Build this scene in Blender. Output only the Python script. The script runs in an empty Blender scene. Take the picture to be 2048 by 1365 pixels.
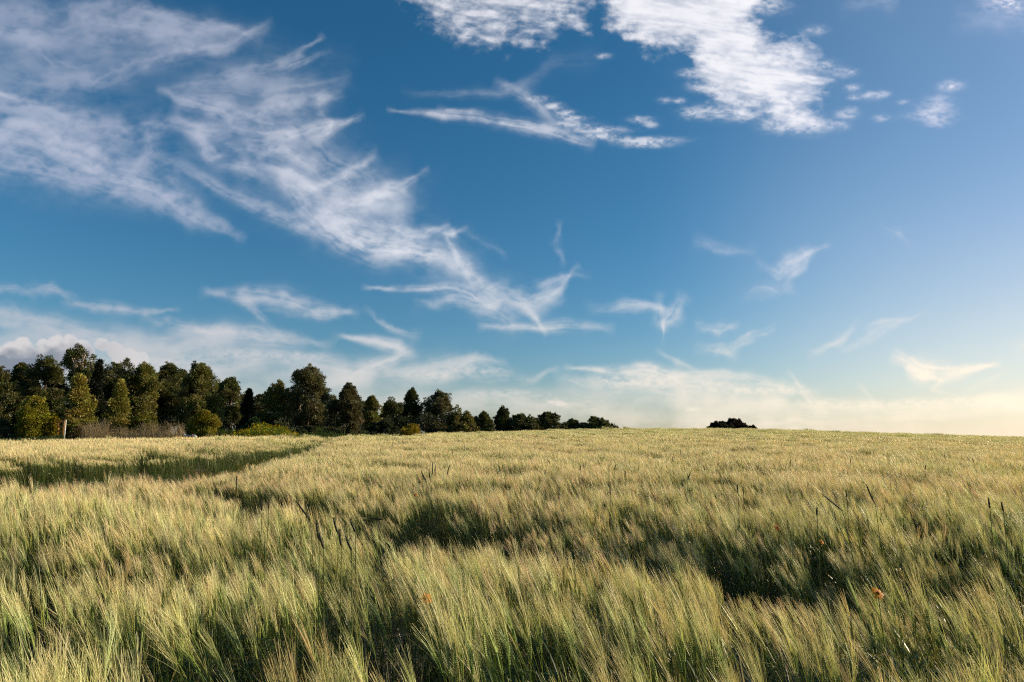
import bpy, math, random
import numpy as np
from mathutils import Vector

rng = np.random.default_rng(7)
random.seed(7)
sc = bpy.context.scene
COL = sc.collection
R = math.radians

# ------------------------------------------------------------------ camera
FPX, CX, CY = 1366.0, 1024.0, 682.5          # focal length and centre in pixels of the photograph
PITCH = math.atan((884 - CY) / FPX)          # the true horizon lies at row 884
EYE = 1.6
cam_d = bpy.data.cameras.new("camera")
cam = bpy.data.objects.new("camera", cam_d)
COL.objects.link(cam)
cam_d.sensor_width = 36.0
cam_d.lens = FPX / 2048 * 36.0
cam_d.clip_start, cam_d.clip_end = 0.05, 20000
cam.location = (0, 0, EYE)
cam.rotation_euler = (R(90) + PITCH, 0, 0)
sc.camera = cam
cP, sP = math.cos(PITCH), math.sin(PITCH)

def at(u, v, Y):
    """the world point seen at photo pixel (u, v) at world depth Y"""
    dx, dz = (u - CX) / FPX, (CY - v) / FPX
    d = np.array([dx, cP - sP * dz, sP + cP * dz])
    k = Y / d[1]
    return np.array([d[0] * k, Y, EYE + d[2] * k])

def on_plane(u, v, z):
    dx, dz = (u - CX) / FPX, (CY - v) / FPX
    d = np.array([dx, cP - sP * dz, sP + cP * dz])
    k = (z - EYE) / d[2]
    return np.array([d[0] * k, d[1] * k, z])

# ------------------------------------------------------------------ light, exposure
SUN_AZ, SUN_EL = 75.0, 19.0                  # degrees right of the view, degrees up
sun_d = bpy.data.lights.new("sun", 'SUN')
sun_d.energy = 5.0
sun_d.angle = R(0.5)
sun_d.color = (1.0, 0.83, 0.56)
sun = bpy.data.objects.new("sun", sun_d)
COL.objects.link(sun)
to_sun = Vector((math.sin(R(SUN_AZ)) * math.cos(R(SUN_EL)), math.cos(R(SUN_AZ)) * math.cos(R(SUN_EL)), math.sin(R(SUN_EL))))
sun.rotation_euler = to_sun.to_track_quat('Z', 'Y').to_euler()
sun.location = (60, 30, 60)
sc.view_settings.view_transform = 'Standard'
sc.view_settings.look = 'None'
sc.view_settings.exposure = 0.52
sc.view_settings.gamma = 1.0
sc.cycles.use_denoising = False              # a denoiser would smear the awns
sc.cycles.pixel_filter_type = 'BLACKMAN_HARRIS'
sc.cycles.filter_width = 1.15
sc.cycles.max_bounces = 8
sc.cycles.sample_clamp_indirect = 4.0

# ------------------------------------------------------------------ noise (numpy)
def _hash(ix, iy, seed):
    h = (ix.astype(np.int64) * 374761393 + iy.astype(np.int64) * 668265263 + seed * 1442695041) & 0xFFFFFFFF
    h = ((h ^ (h >> 13)) * 1274126177) & 0xFFFFFFFF
    h = ((h ^ (h >> 16)) * 2246822519) & 0xFFFFFFFF
    return ((h ^ (h >> 15)) & 0xFFFFFF).astype(np.float32) / float(0xFFFFFF)

def vnoise(x, y, seed=0):
    x = np.asarray(x, np.float32); y = np.asarray(y, np.float32)
    ix, iy = np.floor(x), np.floor(y)
    fx, fy = x - ix, y - iy
    fx = fx * fx * fx * (fx * (fx * 6 - 15) + 10); fy = fy * fy * fy * (fy * (fy * 6 - 15) + 10)
    a, b = _hash(ix, iy, seed), _hash(ix + 1, iy, seed)
    c, d = _hash(ix, iy + 1, seed), _hash(ix + 1, iy + 1, seed)
    return (a + (b - a) * fx) * (1 - fy) + (c + (d - c) * fx) * fy

def fbm(x, y, octs=4, seed=0, gain=0.5):
    s, amp, tot = 0, 1.0, 0.0
    for o in range(octs):
        s = s + amp * vnoise(x * 2 ** o + 17.3 * o, y * 2 ** o - 9.1 * o, seed + o)
        tot += amp; amp *= gain
    return s / tot

def sstep(a, b, x):
    t = np.clip((x - a) / (b - a), 0, 1)
    return t * t * (3 - 2 * t)

# ------------------------------------------------------------------ sky: Nishita plus a procedural cloud map by direction
AZ0, AZ1, EL0, EL1 = -50.0, 50.0, -2.0, 46.0
NW, NH = 2400, 1152

def cloud_map():
    az = np.radians(np.linspace(AZ0, AZ1, NW, dtype=np.float32))[None, :]
    el = np.radians(np.linspace(EL0, EL1, NH, dtype=np.float32))[:, None]
    dx, dy, dz = np.sin(az) * np.cos(el), np.cos(az) * np.cos(el), np.sin(el) + 0 * az
    f = dy * cP + dz * sP
    U = CX + FPX * dx / f
    V = CY - FPX * (-dy * sP + dz * cP) / f
    # two warps: slow bends and fine raggedness
    w1x, w1y = fbm(U / 190, V / 150, 3, 11) - .5, fbm(U / 190, V / 150, 3, 23) - .5
    w2x, w2y = fbm(U / 38, V / 32, 4, 31) - .5, fbm(U / 38, V / 32, 4, 47) - .5
    UW = U + 60 * w1x + 24 * w2x
    VW = V + 46 * w1y + 18 * w2y
    D = np.zeros_like(U)
    fine = fbm(U / 9, V / 7, 4, 61)
    gx, gy = fbm(U / 55, V / 40, 5, 71), fbm(U / 21, V / 13, 4, 83)

    def stroke(pts, fib=(150, 9), soft=1.0, rag=1.0, kind='fibre'):
        nonlocal D
        p = np.array(pts, np.float32)
        def end(a, b_):
            d_ = a[:2] - b_[:2]; d_ = d_ / (np.hypot(*d_) + 1e-6)
            return np.array([[a[0] + d_[0] * (22 + 1.3 * a[2]), a[1] + d_[1] * (22 + 1.3 * a[2]), a[2] * 1.7 + 2, 0.0]], np.float32)
        if kind != 'lump': p = np.concatenate([end(p[0], p[1]), p, end(p[-1], p[-2])])
        if p[:, 2].max() < 14.5 and kind == 'fibre' and fib[0] > 40:
            p[:, 2] *= 1.25; p[:, 3] *= .85; soft = 1.25; rag = min(1.0, rag * 1.05)
        m = p[:, 2].max() * 2.6 + 70
        u0, u1, v0, v1 = p[:, 0].min() - m, p[:, 0].max() + m, p[:, 1].min() - m, p[:, 1].max() + m
        inside = (U > u0) & (U < u1) & (V > v0) & (V < v1)
        rows = np.where(inside.any(1))[0]; cols = np.where(inside.any(0))[0]
        if len(rows) == 0 or len(cols) == 0: return
        sl = np.s_[rows[0]:rows[-1] + 1, cols[0]:cols[-1] + 1]
        x = U[sl] + rag * (UW[sl] - U[sl]); y = V[sl] + rag * (VW[sl] - V[sl])
        best = np.full(x.shape, 1e9, np.float32); T = np.zeros_like(x); W = np.ones_like(x); I = np.zeros_like(x); S = np.zeros_like(x)
        acc = 0.0
        n = len(p)
        for i in range(n - 1):
            ax, ay, aw, ai = p[i]; bx, by, bw, bi = p[i + 1]
            lx, ly = bx - ax, by - ay; L = math.hypot(lx, ly) + 1e-6
            t = np.clip(((x - ax) * lx + (y - ay) * ly) / (L * L), 0, 1)
            px, py = x - ax - t * lx, y - ay - t * ly
            wd = aw + (bw - aw) * t
            d = np.sqrt(px * px + py * py) / wd
            sgn = np.sign((lx * (y - ay) - ly * (x - ax)))
            mk = d < best
            best = np.where(mk, d, best); T = np.where(mk, acc + t * L, T); W = np.where(mk, wd, W)
            I = np.where(mk, ai + (bi - ai) * t, I); S = np.where(mk, d * wd * sgn, S)
            acc += L
        sd = int(p[0, 0] * 7 + p[0, 1] * 13) % 997
        fall = np.exp(-(best * 1.15 / soft) ** 2)
        fb = fbm(T / fib[0] + .5 * gx[sl], S / fib[1] + .55 * gy[sl] + .8 * gx[sl], 4, sd, 0.58)
        if kind == 'fibre':
            tex = sstep(.27, .73, .32 * fb + .40 * gx[sl] + .28 * gy[sl])
            dens = I * fall * (.16 + 1.28 * tex)
        elif kind == 'veil':
            dens = I * fall * (.40 + .95 * sstep(.28, .74, .45 * fb + .55 * gx[sl]))
        elif kind == 'lump':
            tex = .50 * gy[sl] + .22 * fine[sl] + .28 * gx[sl]
            dens = I * sstep(.16, 1.05, fall * .85 + (tex - .5) * .9)
        D[sl] += dens

    def poly(pts, edge, inten, mottle, sx, sy, seed):
        """a ragged patch with a mottled inside"""
        nonlocal D
        p = np.array(pts, np.float32)
        m = 70
        inside = (U > p[:, 0].min() - m) & (U < p[:, 0].max() + m) & (V > p[:, 1].min() - m) & (V < p[:, 1].max() + m)
        rows = np.where(inside.any(1))[0]; cols = np.where(inside.any(0))[0]
        sl = np.s_[rows[0]:rows[-1] + 1, cols[0]:cols[-1] + 1]
        x = U[sl] + .42 * (UW[sl] - U[sl]); y = V[sl] + .42 * (VW[sl] - V[sl])
        sdist = np.full(x.shape, 1e9, np.float32); odd = np.zeros(x.shape, bool)
        n = len(p)
        for i in range(n):
            ax, ay = p[i]; bx, by = p[(i + 1) % n]
            lx, ly = bx - ax, by - ay
            t = np.clip(((x - ax) * lx + (y - ay) * ly) / (lx * lx + ly * ly + 1e-6), 0, 1)
            sdist = np.minimum(sdist, np.hypot(x - ax - t * lx, y - ay - t * ly))
            if ay != by:
                c = ((ay > y) != (by > y)) & (x < (bx - ax) * (y - ay) / (by - ay) + ax)
                odd ^= c
        sg = np.where(odd, sdist, -sdist)
        n1 = fbm(x / sx, y / sy, 5, seed, .58); n2 = fbm(x / 22, y / 13, 5, seed + 5, .58)
        rip = fbm((x + .35 * y) / 75, (y - .12 * x) / 13, 4, seed + 9, .6)
        tex = .62 * n1 + .38 * n2
        e = sg / edge + (tex - .5) * 3.6
        body = sstep(-.45, 2.5, e)
        D[sl] += inten * body ** 1.15 * (1 - mottle + mottle * 1.3 * sstep(.28, .72, .45 * n2 + .3 * n1 + .25 * rip)) * (.72 + .5 * sstep(.3, .7, rip))

    def puff(a, b, rx, ry, inten):
        nonlocal D
        m = 3.2
        inside = (np.abs(U - a) < rx * m + 8) & (np.abs(V - b) < ry * m + 8)
        rows = np.where(inside.any(1))[0]; cols = np.where(inside.any(0))[0]
        sl = np.s_[rows[0]:rows[-1] + 1, cols[0]:cols[-1] + 1]
        x = U[sl] + .22 * (UW[sl] - U[sl]) - a; y = V[sl] + .22 * (VW[sl] - V[sl]) - b
        g = np.exp(-((x / rx) ** 2 + (y / ry) ** 2))
        nn = fbm(U[sl] / 11, V[sl] / 6, 4, 777, .6)
        D[sl] += inten * g * (.35 + .9 * sstep(.28, .70, nn))

    # --- upper-left veil
    stroke([(-80, 70, 90, .30), (120, 80, 78, .36), (300, 75, 60, .36), (430, 65, 36, .32), (505, 55, 14, .22)], (260, 22), kind='veil')
    stroke([(60, 150, 26, .18), (200, 160, 20, .3), (270, 128, 18, .42), (350, 102, 16, .5), (440, 92, 14, .4), (520, 50, 8, .2)], (200, 8), rag=.7)
    stroke([(150, 8, 12, .2), (300, 14, 16, .35), (400, 40, 16, .35), (470, 55, 10, .35), (500, 70, 8, .2)], (200, 7), rag=.7)
    stroke([(-40, 60, 18, .3), (60, 85, 20, .35), (160, 130, 22, .25), (240, 160, 14, .1)], (200, 8))
    stroke([(0, 20, 30, .25), (200, 40, 40, .3), (380, 55, 30, .3)], (260, 10))
    # --- lower-left band
    stroke([(-60, 250, 88, .62), (60, 275, 82, .72), (180, 310, 66, .7), (280, 355, 48, .6), (370, 412, 26, .5), (455, 472, 9, .3)], (330, 13), rag=.8)
    stroke([(-20, 262, 26, .5), (80, 268, 24, .5), (180, 296, 26, .65), (262, 332, 18, .45)], (160, 16), kind='veil')
    stroke([(-10, 188, 5, .6), (40, 206, 8, .55), (110, 216, 20, .4), (190, 236, 24, .5), (265, 258, 20, .4), (340, 246, 12, .3), (375, 250, 6, .2)], (60, 14), kind='fibre')
    stroke([(190, 330, 16, .5), (300, 378, 15, .5), (390, 440, 10, .35), (462, 480, 5, .15)], (300, 5), rag=.6)
    stroke([(-40, 330, 20, .35), (120, 345, 18, .35), (260, 385, 14, .3), (360, 440, 8, .15)], (300, 6), rag=.6)
    stroke([(300, 265, 14, .3), (310, 300, 16, .3), (280, 320, 10, .2)], (60, 8))
    # thin veil tying the left-hand cirrus together
    stroke([(-60, 160, 90, .12), (200, 230, 90, .08), (420, 290, 100, .14), (600, 360, 90, .16), (760, 440, 70, .15), (900, 540, 50, .13), (1010, 620, 40, .08)], (420, 16), kind='fibre')
    stroke([(300, 60, 60, .1), (480, 120, 70, .08), (620, 150, 50, .06)], (300, 12)); stroke([(560, 250, 40, .16), (650, 330, 60, .22), (760, 400, 50, .18)], (300, 7))
    # --- swirl left of centre
    stroke([(335, 186, 8, .35), (380, 205, 20, .5), (440, 228, 28, .65), (505, 242, 26, .5), (560, 250, 18, .35)], (140, 9))
    stroke([(362, 250, 16, .7), (395, 266, 26, .8), (430, 268, 22, .6), (470, 245, 16, .4)], (90, 14), kind='veil', rag=.7)
    stroke([(395, 290, 12, .4), (410, 322, 14, .6), (430, 318, 8, .3)], (60, 9))
    stroke([(450, 335, 12, .35), (484, 338, 20, .75), (508, 352, 10, .3)], (60, 10), kind='veil', rag=.6)
    stroke([(465, 295, 10, .4), (520, 292, 26, .65), (570, 300, 20, .5), (610, 320, 14, .3)], (90, 8))
    stroke([(530, 340, 14, .5), (572, 352, 20, .7), (610, 375, 16, .5)], (90, 8), kind='veil')
    stroke([(480, 262, 14, .3), (570, 268, 14, .45), (640, 248, 13, .5), (690, 245, 6, .25)], (200, 6), rag=.6)
    stroke([(600, 280, 6, .2), (650, 265, 8, .35), (700, 240, 4, .2)], (160, 4), rag=.5)
    stroke([(340, 172, 12, .15), (460, 152, 20, .3), (550, 132, 16, .35), (600, 104, 10, .5), (625, 84, 4, .3)], (240, 7), rag=.7)
    stroke([(570, 140, 6, .2), (610, 120, 6, .4), (640, 108, 3, .15)], (120, 4), rag=.5)
    stroke([(400, 180, 34, .25), (520, 192, 46, .38), (610, 180, 36, .38), (655, 165, 12, .2)], (260, 12), kind='veil')
    stroke([(520, 215, 16, .2), (600, 205, 18, .35), (658, 190, 8, .3)], (220, 6), rag=.6)
    stroke([(640, 232, 8, .3), (652, 245, 10, .45), (645, 262, 8, .3)], (60, 6))
    stroke([(335, 320, 12, .15), (420, 372, 12, .4), (520, 428, 16, .45), (600, 462, 18, .4)], (300, 5), rag=.6)
    stroke([(560, 370, 16, .4), (600, 420, 22, .5), (650, 462, 26, .65), (740, 492, 26, .7), (830, 500, 22, .5), (880, 520, 12, .2)], (300, 7), rag=.7)
    stroke([(600, 385, 26, .35), (680, 405, 58, .48), (760, 400, 40, .3)], (260, 10), kind='veil')
    stroke([(610, 385, 10, .4), (690, 352, 14, .45), (735, 322, 8, .3)], (160, 6), rag=.6)
    stroke([(650, 420, 12, .3), (730, 395, 16, .45), (790, 370, 14, .5), (832, 348, 5, .3)], (180, 6), rag=.6)
    stroke([(640, 440, 20, .3), (700, 455, 30, .45), (790, 470, 20, .35)], (260, 6))
    stroke([(775, 445, 5, .3), (815, 462, 8, .5), (850, 468, 9, .85), (886, 461, 4, .5)], (110, 6), rag=.5)
    stroke([(898, 472, 4, .3), (912, 474, 7, .6), (922, 470, 3, .3)], (50, 5), rag=.5)
    # --- tail falling to the middle
    stroke([(800, 480, 30, .4), (870, 520, 30, .42), (920, 560, 22, .36), (970, 590, 14, .2)], (200, 8))
    stroke([(905, 488, 9, .35), (912, 525, 12, .45), (930, 560, 14, .3)], (150, 5), rag=.6)
    stroke([(745, 572, 4, .3), (820, 572, 7, .5), (880, 578, 9, .5), (930, 590, 12, .5), (965, 612, 10, .3)], (200, 5), rag=.5)
    stroke([(850, 600, 8, .3), (920, 608, 18, .55), (985, 632, 24, .42), (1020, 660, 12, .2)], (160, 7))
    stroke([(955, 585, 18, .2), (1000, 600, 26, .42), (1070, 612, 26, .5), (1115, 590, 18, .55), (1150, 558, 5, .35)], (150, 8))
    stroke([(1090, 570, 5, .25), (1125, 558, 5, .4), (1165, 555, 3, .15)], (90, 4), rag=.5)
    stroke([(1050, 620, 10, .3), (1075, 640, 9, .5), (1085, 655, 5, .3)], (70, 5), rag=.5)
    stroke([(975, 658, 4, .35), (1070, 658, 6, .62), (1130, 652, 9, .55), (1210, 657, 4, .25)], (240, 4), rag=.4)
    stroke([(735, 628, 5, .25), (765, 642, 8, .4), (810, 655, 10, .25)], (100, 5))
    stroke([(1118, 460, 3, .2), (1117, 490, 6, .18), (1126, 520, 3, .15)], (60, 5), rag=.6)
    stroke([(960, 480, 5, .1), (985, 500, 8, .2), (1005, 515, 5, .1)], (60, 5))
    # --- low clouds on the left
    stroke([(415, 590, 4, .4), (480, 597, 10, .75), (560, 606, 14, .8), (630, 622, 12, .75), (688, 624, 5, .5)], (160, 6), rag=.45)
    stroke([(490, 612, 10, .4), (515, 640, 8, .3), (550, 665, 3, .1)], (120, 4), rag=.5)
    stroke([(590, 628, 8, .3), (640, 632, 9, .4), (680, 628, 4, .2)], (120, 5), rag=.5)
    stroke([(-20, 570, 5, .4), (40, 580, 8, .4), (70, 590, 6, .25)], (80, 5)); stroke([(85, 578, 10, .3), (110, 585, 14, .6), (145, 594, 6, .4)], (90, 6))
    stroke([(-40, 620, 20, .55), (40, 640, 20, .55), (120, 660, 22, .5), (230, 690, 18, .4)], (200, 8))
    stroke([(160, 608, 10, .3), (230, 615, 14, .5), (290, 624, 9, .6), (333, 622, 4, .3)], (140, 6), rag=.6)
    stroke([(310, 645, 10, .5), (370, 660, 12, .55), (400, 670, 10, .4)], (110, 7))
    stroke([(-80, 700, 45, .65), (150, 690, 40, .62), (330, 700, 36, .72), (470, 685, 28, .7), (560, 690, 18, .75), (648, 690, 7, .6)], (260, 14), kind='veil', rag=.8)
    stroke([(380, 665, 8, .5), (430, 668, 12, .65), (500, 670, 12, .6), (565, 678, 7, .4)], (120, 6), rag=.6)
    stroke([(690, 672, 5, .55), (745, 680, 11, .8), (792, 690, 14, .85), (812, 700, 9, .6)], (120, 7), rag=.35)
    stroke([(800, 705, 10, .7), (765, 722, 15, .75), (735, 735, 20, .7), (690, 760, 30, .5)], (120, 9), rag=.5)
    stroke([(-100, 760, 60, .75), (300, 760, 55, .8), (560, 740, 30, .7), (700, 745, 30, .7), (880, 740, 26, .75), (960, 728, 13, .75), (1000, 730, 5, .5)], (300, 16), kind='veil', rag=.7)
    stroke([(-100, 830, 60, .8), (400, 830, 60, .75), (800, 805, 40, .62), (1100, 820, 32, .62), (1300, 845, 34, .7)], (500, 22), kind='veil', rag=.7)
    stroke([(940, 760, 10, .3), (1010, 760, 12, .4), (1080, 765, 10, .35), (1120, 750, 4, .25)], (120, 7))
    # --- grey cumulus heads behind the wood
    heads = np.zeros_like(U)
    hx, hy = U + .30 * (UW - U), V + .30 * (VW - V)
    for (a, b, r, i) in ((18, 716, 34, 1.), (44, 696, 20, 1.), (52, 728, 40, 1.), (86, 692, 13, .9), (112, 690, 20, 1.), (140, 686, 17, 1.), (120, 716, 36, 1.), (160, 712, 30, 1.), (205, 693, 15, .8), (228, 701, 18, .9), (250, 724, 30, .8), (282, 718, 16, .5)):
        d_ = np.hypot(hx - a, (hy - b) * 1.08) / r
        heads = np.maximum(heads, i * sstep(1.10, .78, d_ + (gy - .5) * .45))
    D += 2.2 * heads
    # --- ripple patches at the top
    poly([(770, -60), (812, 10), (870, 55), (930, 88), (985, 104), (1040, 88), (1085, 98), (1130, 62), (1178, 78), (1192, 20), (1170, -60)], 24, 1.0, .72, 36, 24, 301)
    poly([(1185, -60), (1205, 20), (1225, 62), (1290, 112), (1370, 118), (1405, 160), (1440, 205), (1478, 222), (1540, 240), (1590, 264), (1640, 258), (1622, 212), (1650, 160), (1640, 110), (1606, 62), (1598, 76), (1545, 72), (1512, 36), (1525, -60)], 24, 2.0, .34, 44, 26, 331)
    puff(1390, 228, 24, 10, 0.66); puff(1440, 226, 28.8, 12, 0.77); puff(1490, 232, 24, 10, 0.66)
    puff(1380, 150, 19.2, 8, 0.55); puff(1400, 175, 21.6, 9, 0.44)
    puff(1560, 252, 28.8, 12, 0.77); puff(1620, 250, 33.6, 14, 0.88); puff(1675, 250, 19.2, 8, 0.66)
    puff(1640, 130, 24, 10, 0.66); puff(1680, 145, 19.2, 8, 0.55); puff(1700, 142, 9.6, 4, 0.44)
    puff(1480, 0, 38.4, 16, 0.77); puff(1530, 10, 33.6, 14, 0.66)
    # --- ripples and streak under them
    stroke([(790, 222, 3, .3), (830, 224, 6, .4), (880, 232, 9, .55), (960, 236, 12, .65), (1040, 250, 13, .7), (1110, 268, 13, .65), (1165, 285, 9, .4)], (240, 6), rag=.35)
    stroke([(890, 221, 3, .3), (930, 223, 3, .4)], (60, 4), rag=.3)
    stroke([(1005, 168, 6, .18), (1040, 185, 12, .32), (1065, 205, 14, .34), (1098, 235, 12, .22)], (60, 5), rag=.5)
    for (a, b, c, v) in ((1050, 1090, 198, .5), (1090, 1122, 213, .8), (1116, 1146, 226, .8), (1126, 1170, 238, .6), (1100, 1180, 250, .55), (1150, 1240, 261, .75), (1175, 1232, 273, .75), (1235, 1340, 281, .75), (1255, 1330, 290, .6), (1265, 1300, 240, .6), (1290, 1312, 250, .5)):
        puff((a + b) / 2, c, (b - a) * .52, 5.5, v * 1.1)
    stroke([(830, 186, 10, .07), (930, 180, 12, .12), (1010, 174, 10, .12), (1080, 160, 16, .07), (1110, 130, 18, .05), (1160, 118, 20, .03)], (240, 7))
    for (a, b, r, i) in ((1702, 173, 7, .7), (1740, 190, 8, 1.), (1765, 186, 6, .8), (1708, 192, 6, .5), (1808, 204, 5, .5), (1694, 228, 9, .7), (1765, 234, 7, .5), (1903, 173, 10, 1.1), (1702, 216, 5, .4), (1630, 62, 9, .5), (1330, 202, 6, .4), (1355, 203, 6, .4), (1206, 112, 6, .4)):
        puff(a, b, r * 2.0, r * .85, i * 1.1)
    for (a, b, c, v) in ((1865, 1900, 198, .6), (1855, 1900, 211, .8), (1848, 1895, 222, .8), (1836, 1897, 233, .95), (1860, 1895, 246, .85)):
        puff((a + b) / 2, c, (b - a) * .62, 8, v * .9)
    puff(1995, -5, 30, 24, .9); puff(2025, 14, 22, 16, .9); puff(2060, -5, 34, 20, .7)
    stroke([(1960, 40, 20, .2), (2060, 50, 26, .3)], (120, 9)); stroke([(1700, 20, 16, .12), (1780, 15, 14, .2)], (100, 8))
    # --- wisps right of centre
    stroke([(1480, 575, 12, .15), (1530, 572, 12, .3), (1556, 570, 8, .2)], (80, 6))
    stroke([(1525, 535, 5, .25), (1550, 548, 9, .5), (1580, 526, 12, .62), (1610, 512, 8, .62), (1645, 499, 3, .25)], (90, 5), rag=.5)
    stroke([(1580, 545, 7, .3), (1605, 535, 6, .3), (1615, 520, 5, .2)], (60, 5))
    stroke([(1208, 615, 12, .15), (1245, 612, 14, .35), (1290, 612, 10, .45), (1318, 618, 7, .4)], (90, 7), rag=.6)
    stroke([(1318, 606, 5, .22), (1318, 636, 9, .48), (1328, 648, 8, .5), (1345, 632, 11, .5), (1360, 608, 7, .4)], (60, 5), rag=.3)
    stroke([(1326, 652, 4, .5), (1326, 668, 2, .1)], (40, 4), rag=.3)
    stroke([(1412, 650, 7, .4), (1436, 655, 12, .6), (1450, 652, 6, .4)], (40, 7), rag=.6); stroke([(1415, 690, 10, .35), (1440, 692, 13, .5), (1460, 700, 8, .3)], (50, 7), rag=.6)
    stroke([(1475, 688, 6, .4), (1500, 673, 9, .65), (1528, 664, 4, .4)], (60, 6), rag=.4)
    stroke([(1650, 698, 9, .25), (1680, 678, 12, .45), (1706, 658, 5, .35)], (70, 6), rag=.5)
    stroke([(1710, 690, 9, .2), (1750, 672, 14, .35), (1790, 655, 9, .3), (1830, 632, 4, .15)], (90, 6), rag=.5)
    stroke([(1755, 650, 3, .2), (1775, 642, 4, .4), (1800, 640, 3, .2)], (50, 4), rag=.4)
    stroke([(1790, 465, 8, .1), (1810, 472, 10, .25), (1822, 490, 7, .12)], (50, 6)); stroke([(1400, 495, 12, .12), (1440, 500, 10, .18), (1480, 500, 8, .08)], (60, 6))
    stroke([(1335, 708, 3, .2), (1360, 728, 5, .4), (1395, 742, 3, .2)], (60, 4), rag=.5)
    # --- bright horizon bank
    for (a, b, rx, ry, i) in ((880, 748, 60, 10, .5), (960, 742, 45, 8, .5), (1010, 790, 90, 9, .45), (1120, 806, 80, 8, .45), (1230, 762, 70, 12, .6), (1310, 766, 50, 12, .6), (1395, 765, 60, 10, .5), (1480, 778, 70, 10, .6), (1570, 782, 50, 9, .6), (1640, 808, 60, 9, .6), (1740, 812, 70, 8, .6), (1840, 806, 70, 8, .7), (1945, 800, 60, 9, .7), (2030, 815, 60, 9, .7),
                              (600, 716, 60, 10, .5), (470, 712, 70, 12, .5), (350, 728, 80, 12, .5)):
        puff(a, b, rx, ry, i)
    stroke([(1160, 738, 4, .5), (1230, 740, 9, .95), (1300, 742, 16, 1.1), (1345, 755, 14, .8)], (160, 6), rag=.4)
    stroke([(1290, 733, 4, .3), (1312, 745, 9, .5)], (40, 5), rag=.4)
    stroke([(1350, 752, 5, .4), (1450, 748, 7, .6), (1500, 752, 8, .6), (1585, 772, 5, .45)], (160, 5), rag=.4)
    stroke([(1180, 785, 28, .6), (1300, 780, 30, .85), (1430, 785, 30, .85), (1560, 800, 26, .8)], (260, 12), kind='veil')
    stroke([(1596, 760, 5, .4), (1610, 778, 11, .6), (1625, 800, 18, .5)], (60, 7), rag=.4)
    stroke([(1735, 783, 4, .4), (1752, 802, 8, .5), (1740, 818, 14, .4)], (50, 6), rag=.4)
    stroke([(1400, 830, 36, .75), (1600, 828, 26, .75), (1800, 822, 22, .85), (1960, 812, 20, .85), (2160, 795, 22, .85)], (400, 12), kind='veil', rag=.7)
    stroke([(1400, 872, 40, .9), (1800, 880, 36, .9), (2200, 880, 40, .9)], (500, 16), kind='veil')
    stroke([(1812, 720, 6, 1.2), (1850, 738, 14, 1.9), (1905, 742, 10, 1.9), (1980, 732, 3, 1.2)], (120, 6), rag=.3)
    stroke([(1845, 745, 9, 1.0), (1885, 758, 10, 1.0), (1868, 775, 5, .5), (1905, 786, 3, .25)], (60, 6), rag=.3)
    stroke([(1955, 770, 5, .25), (1975, 765, 5, .35), (1998, 752, 3, .25)], (60, 5), rag=.5)
    stroke([(1965, 796, 5, .4), (1985, 798, 8, .6), (2010, 806, 8, .5)], (60, 6), rag=.4); stroke([(2010, 800, 10, .6), (2080, 788, 14, .7)], (80, 6), rag=.5)
    stroke([(2040, 690, 12, .2), (2090, 660, 26, .4)], (80, 8))
    for (a, b) in ((1110, 805), (1125, 808), (1385, 819)):
        puff(a, b, 12, 4, .7)
    # beyond the picture: loose cirrus so the sky goes on
    side = np.maximum(sstep(2100, 2350, U), sstep(-80, -320, U))
    D += side * 1.1 * sstep(.5, .78, fbm(UW / 330, VW / 120, 5, 401))
    up = sstep(-50, -260, V)
    D += up * 1.2 * sstep(.52, .75, fbm(UW / 240, VW / 160, 5, 431))
    # milky air towards the sun, thickest low down on the right
    D += .62 * sstep(1250, 2250, U) * (.30 + .70 * sstep(150, 760, V)) + .16 * sstep(560, 870, V) * sstep(700, 2000, U)
    A = 1 - np.exp(-.98 * D)
    A = A * sstep(EL1, EL1 - 6, np.degrees(el)) * sstep(AZ1, AZ1 - 5, np.degrees(az)) * sstep(AZ0, AZ0 + 5, np.degrees(az))
    # how dark the cloud's own body is: the low grey heads and the lumps
    grey = heads * sstep(684, 716, V + 26 * (gy - .5) + .10 * (U - 60)) * sstep(300, 60, U)
    return A.astype(np.float32), grey.astype(np.float32)

cloudA, cloudG = cloud_map()
img = bpy.data.images.new("cloud_density", NW, NH, alpha=False, float_buffer=True)
img.colorspace_settings.name = 'Non-Color'
px = np.ones((NH, NW, 4), np.float32)
px[..., 0], px[..., 1], px[..., 2] = cloudA, cloudG, 0
img.pixels.foreach_set(px.ravel())
img.update()
img.pack()

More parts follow.
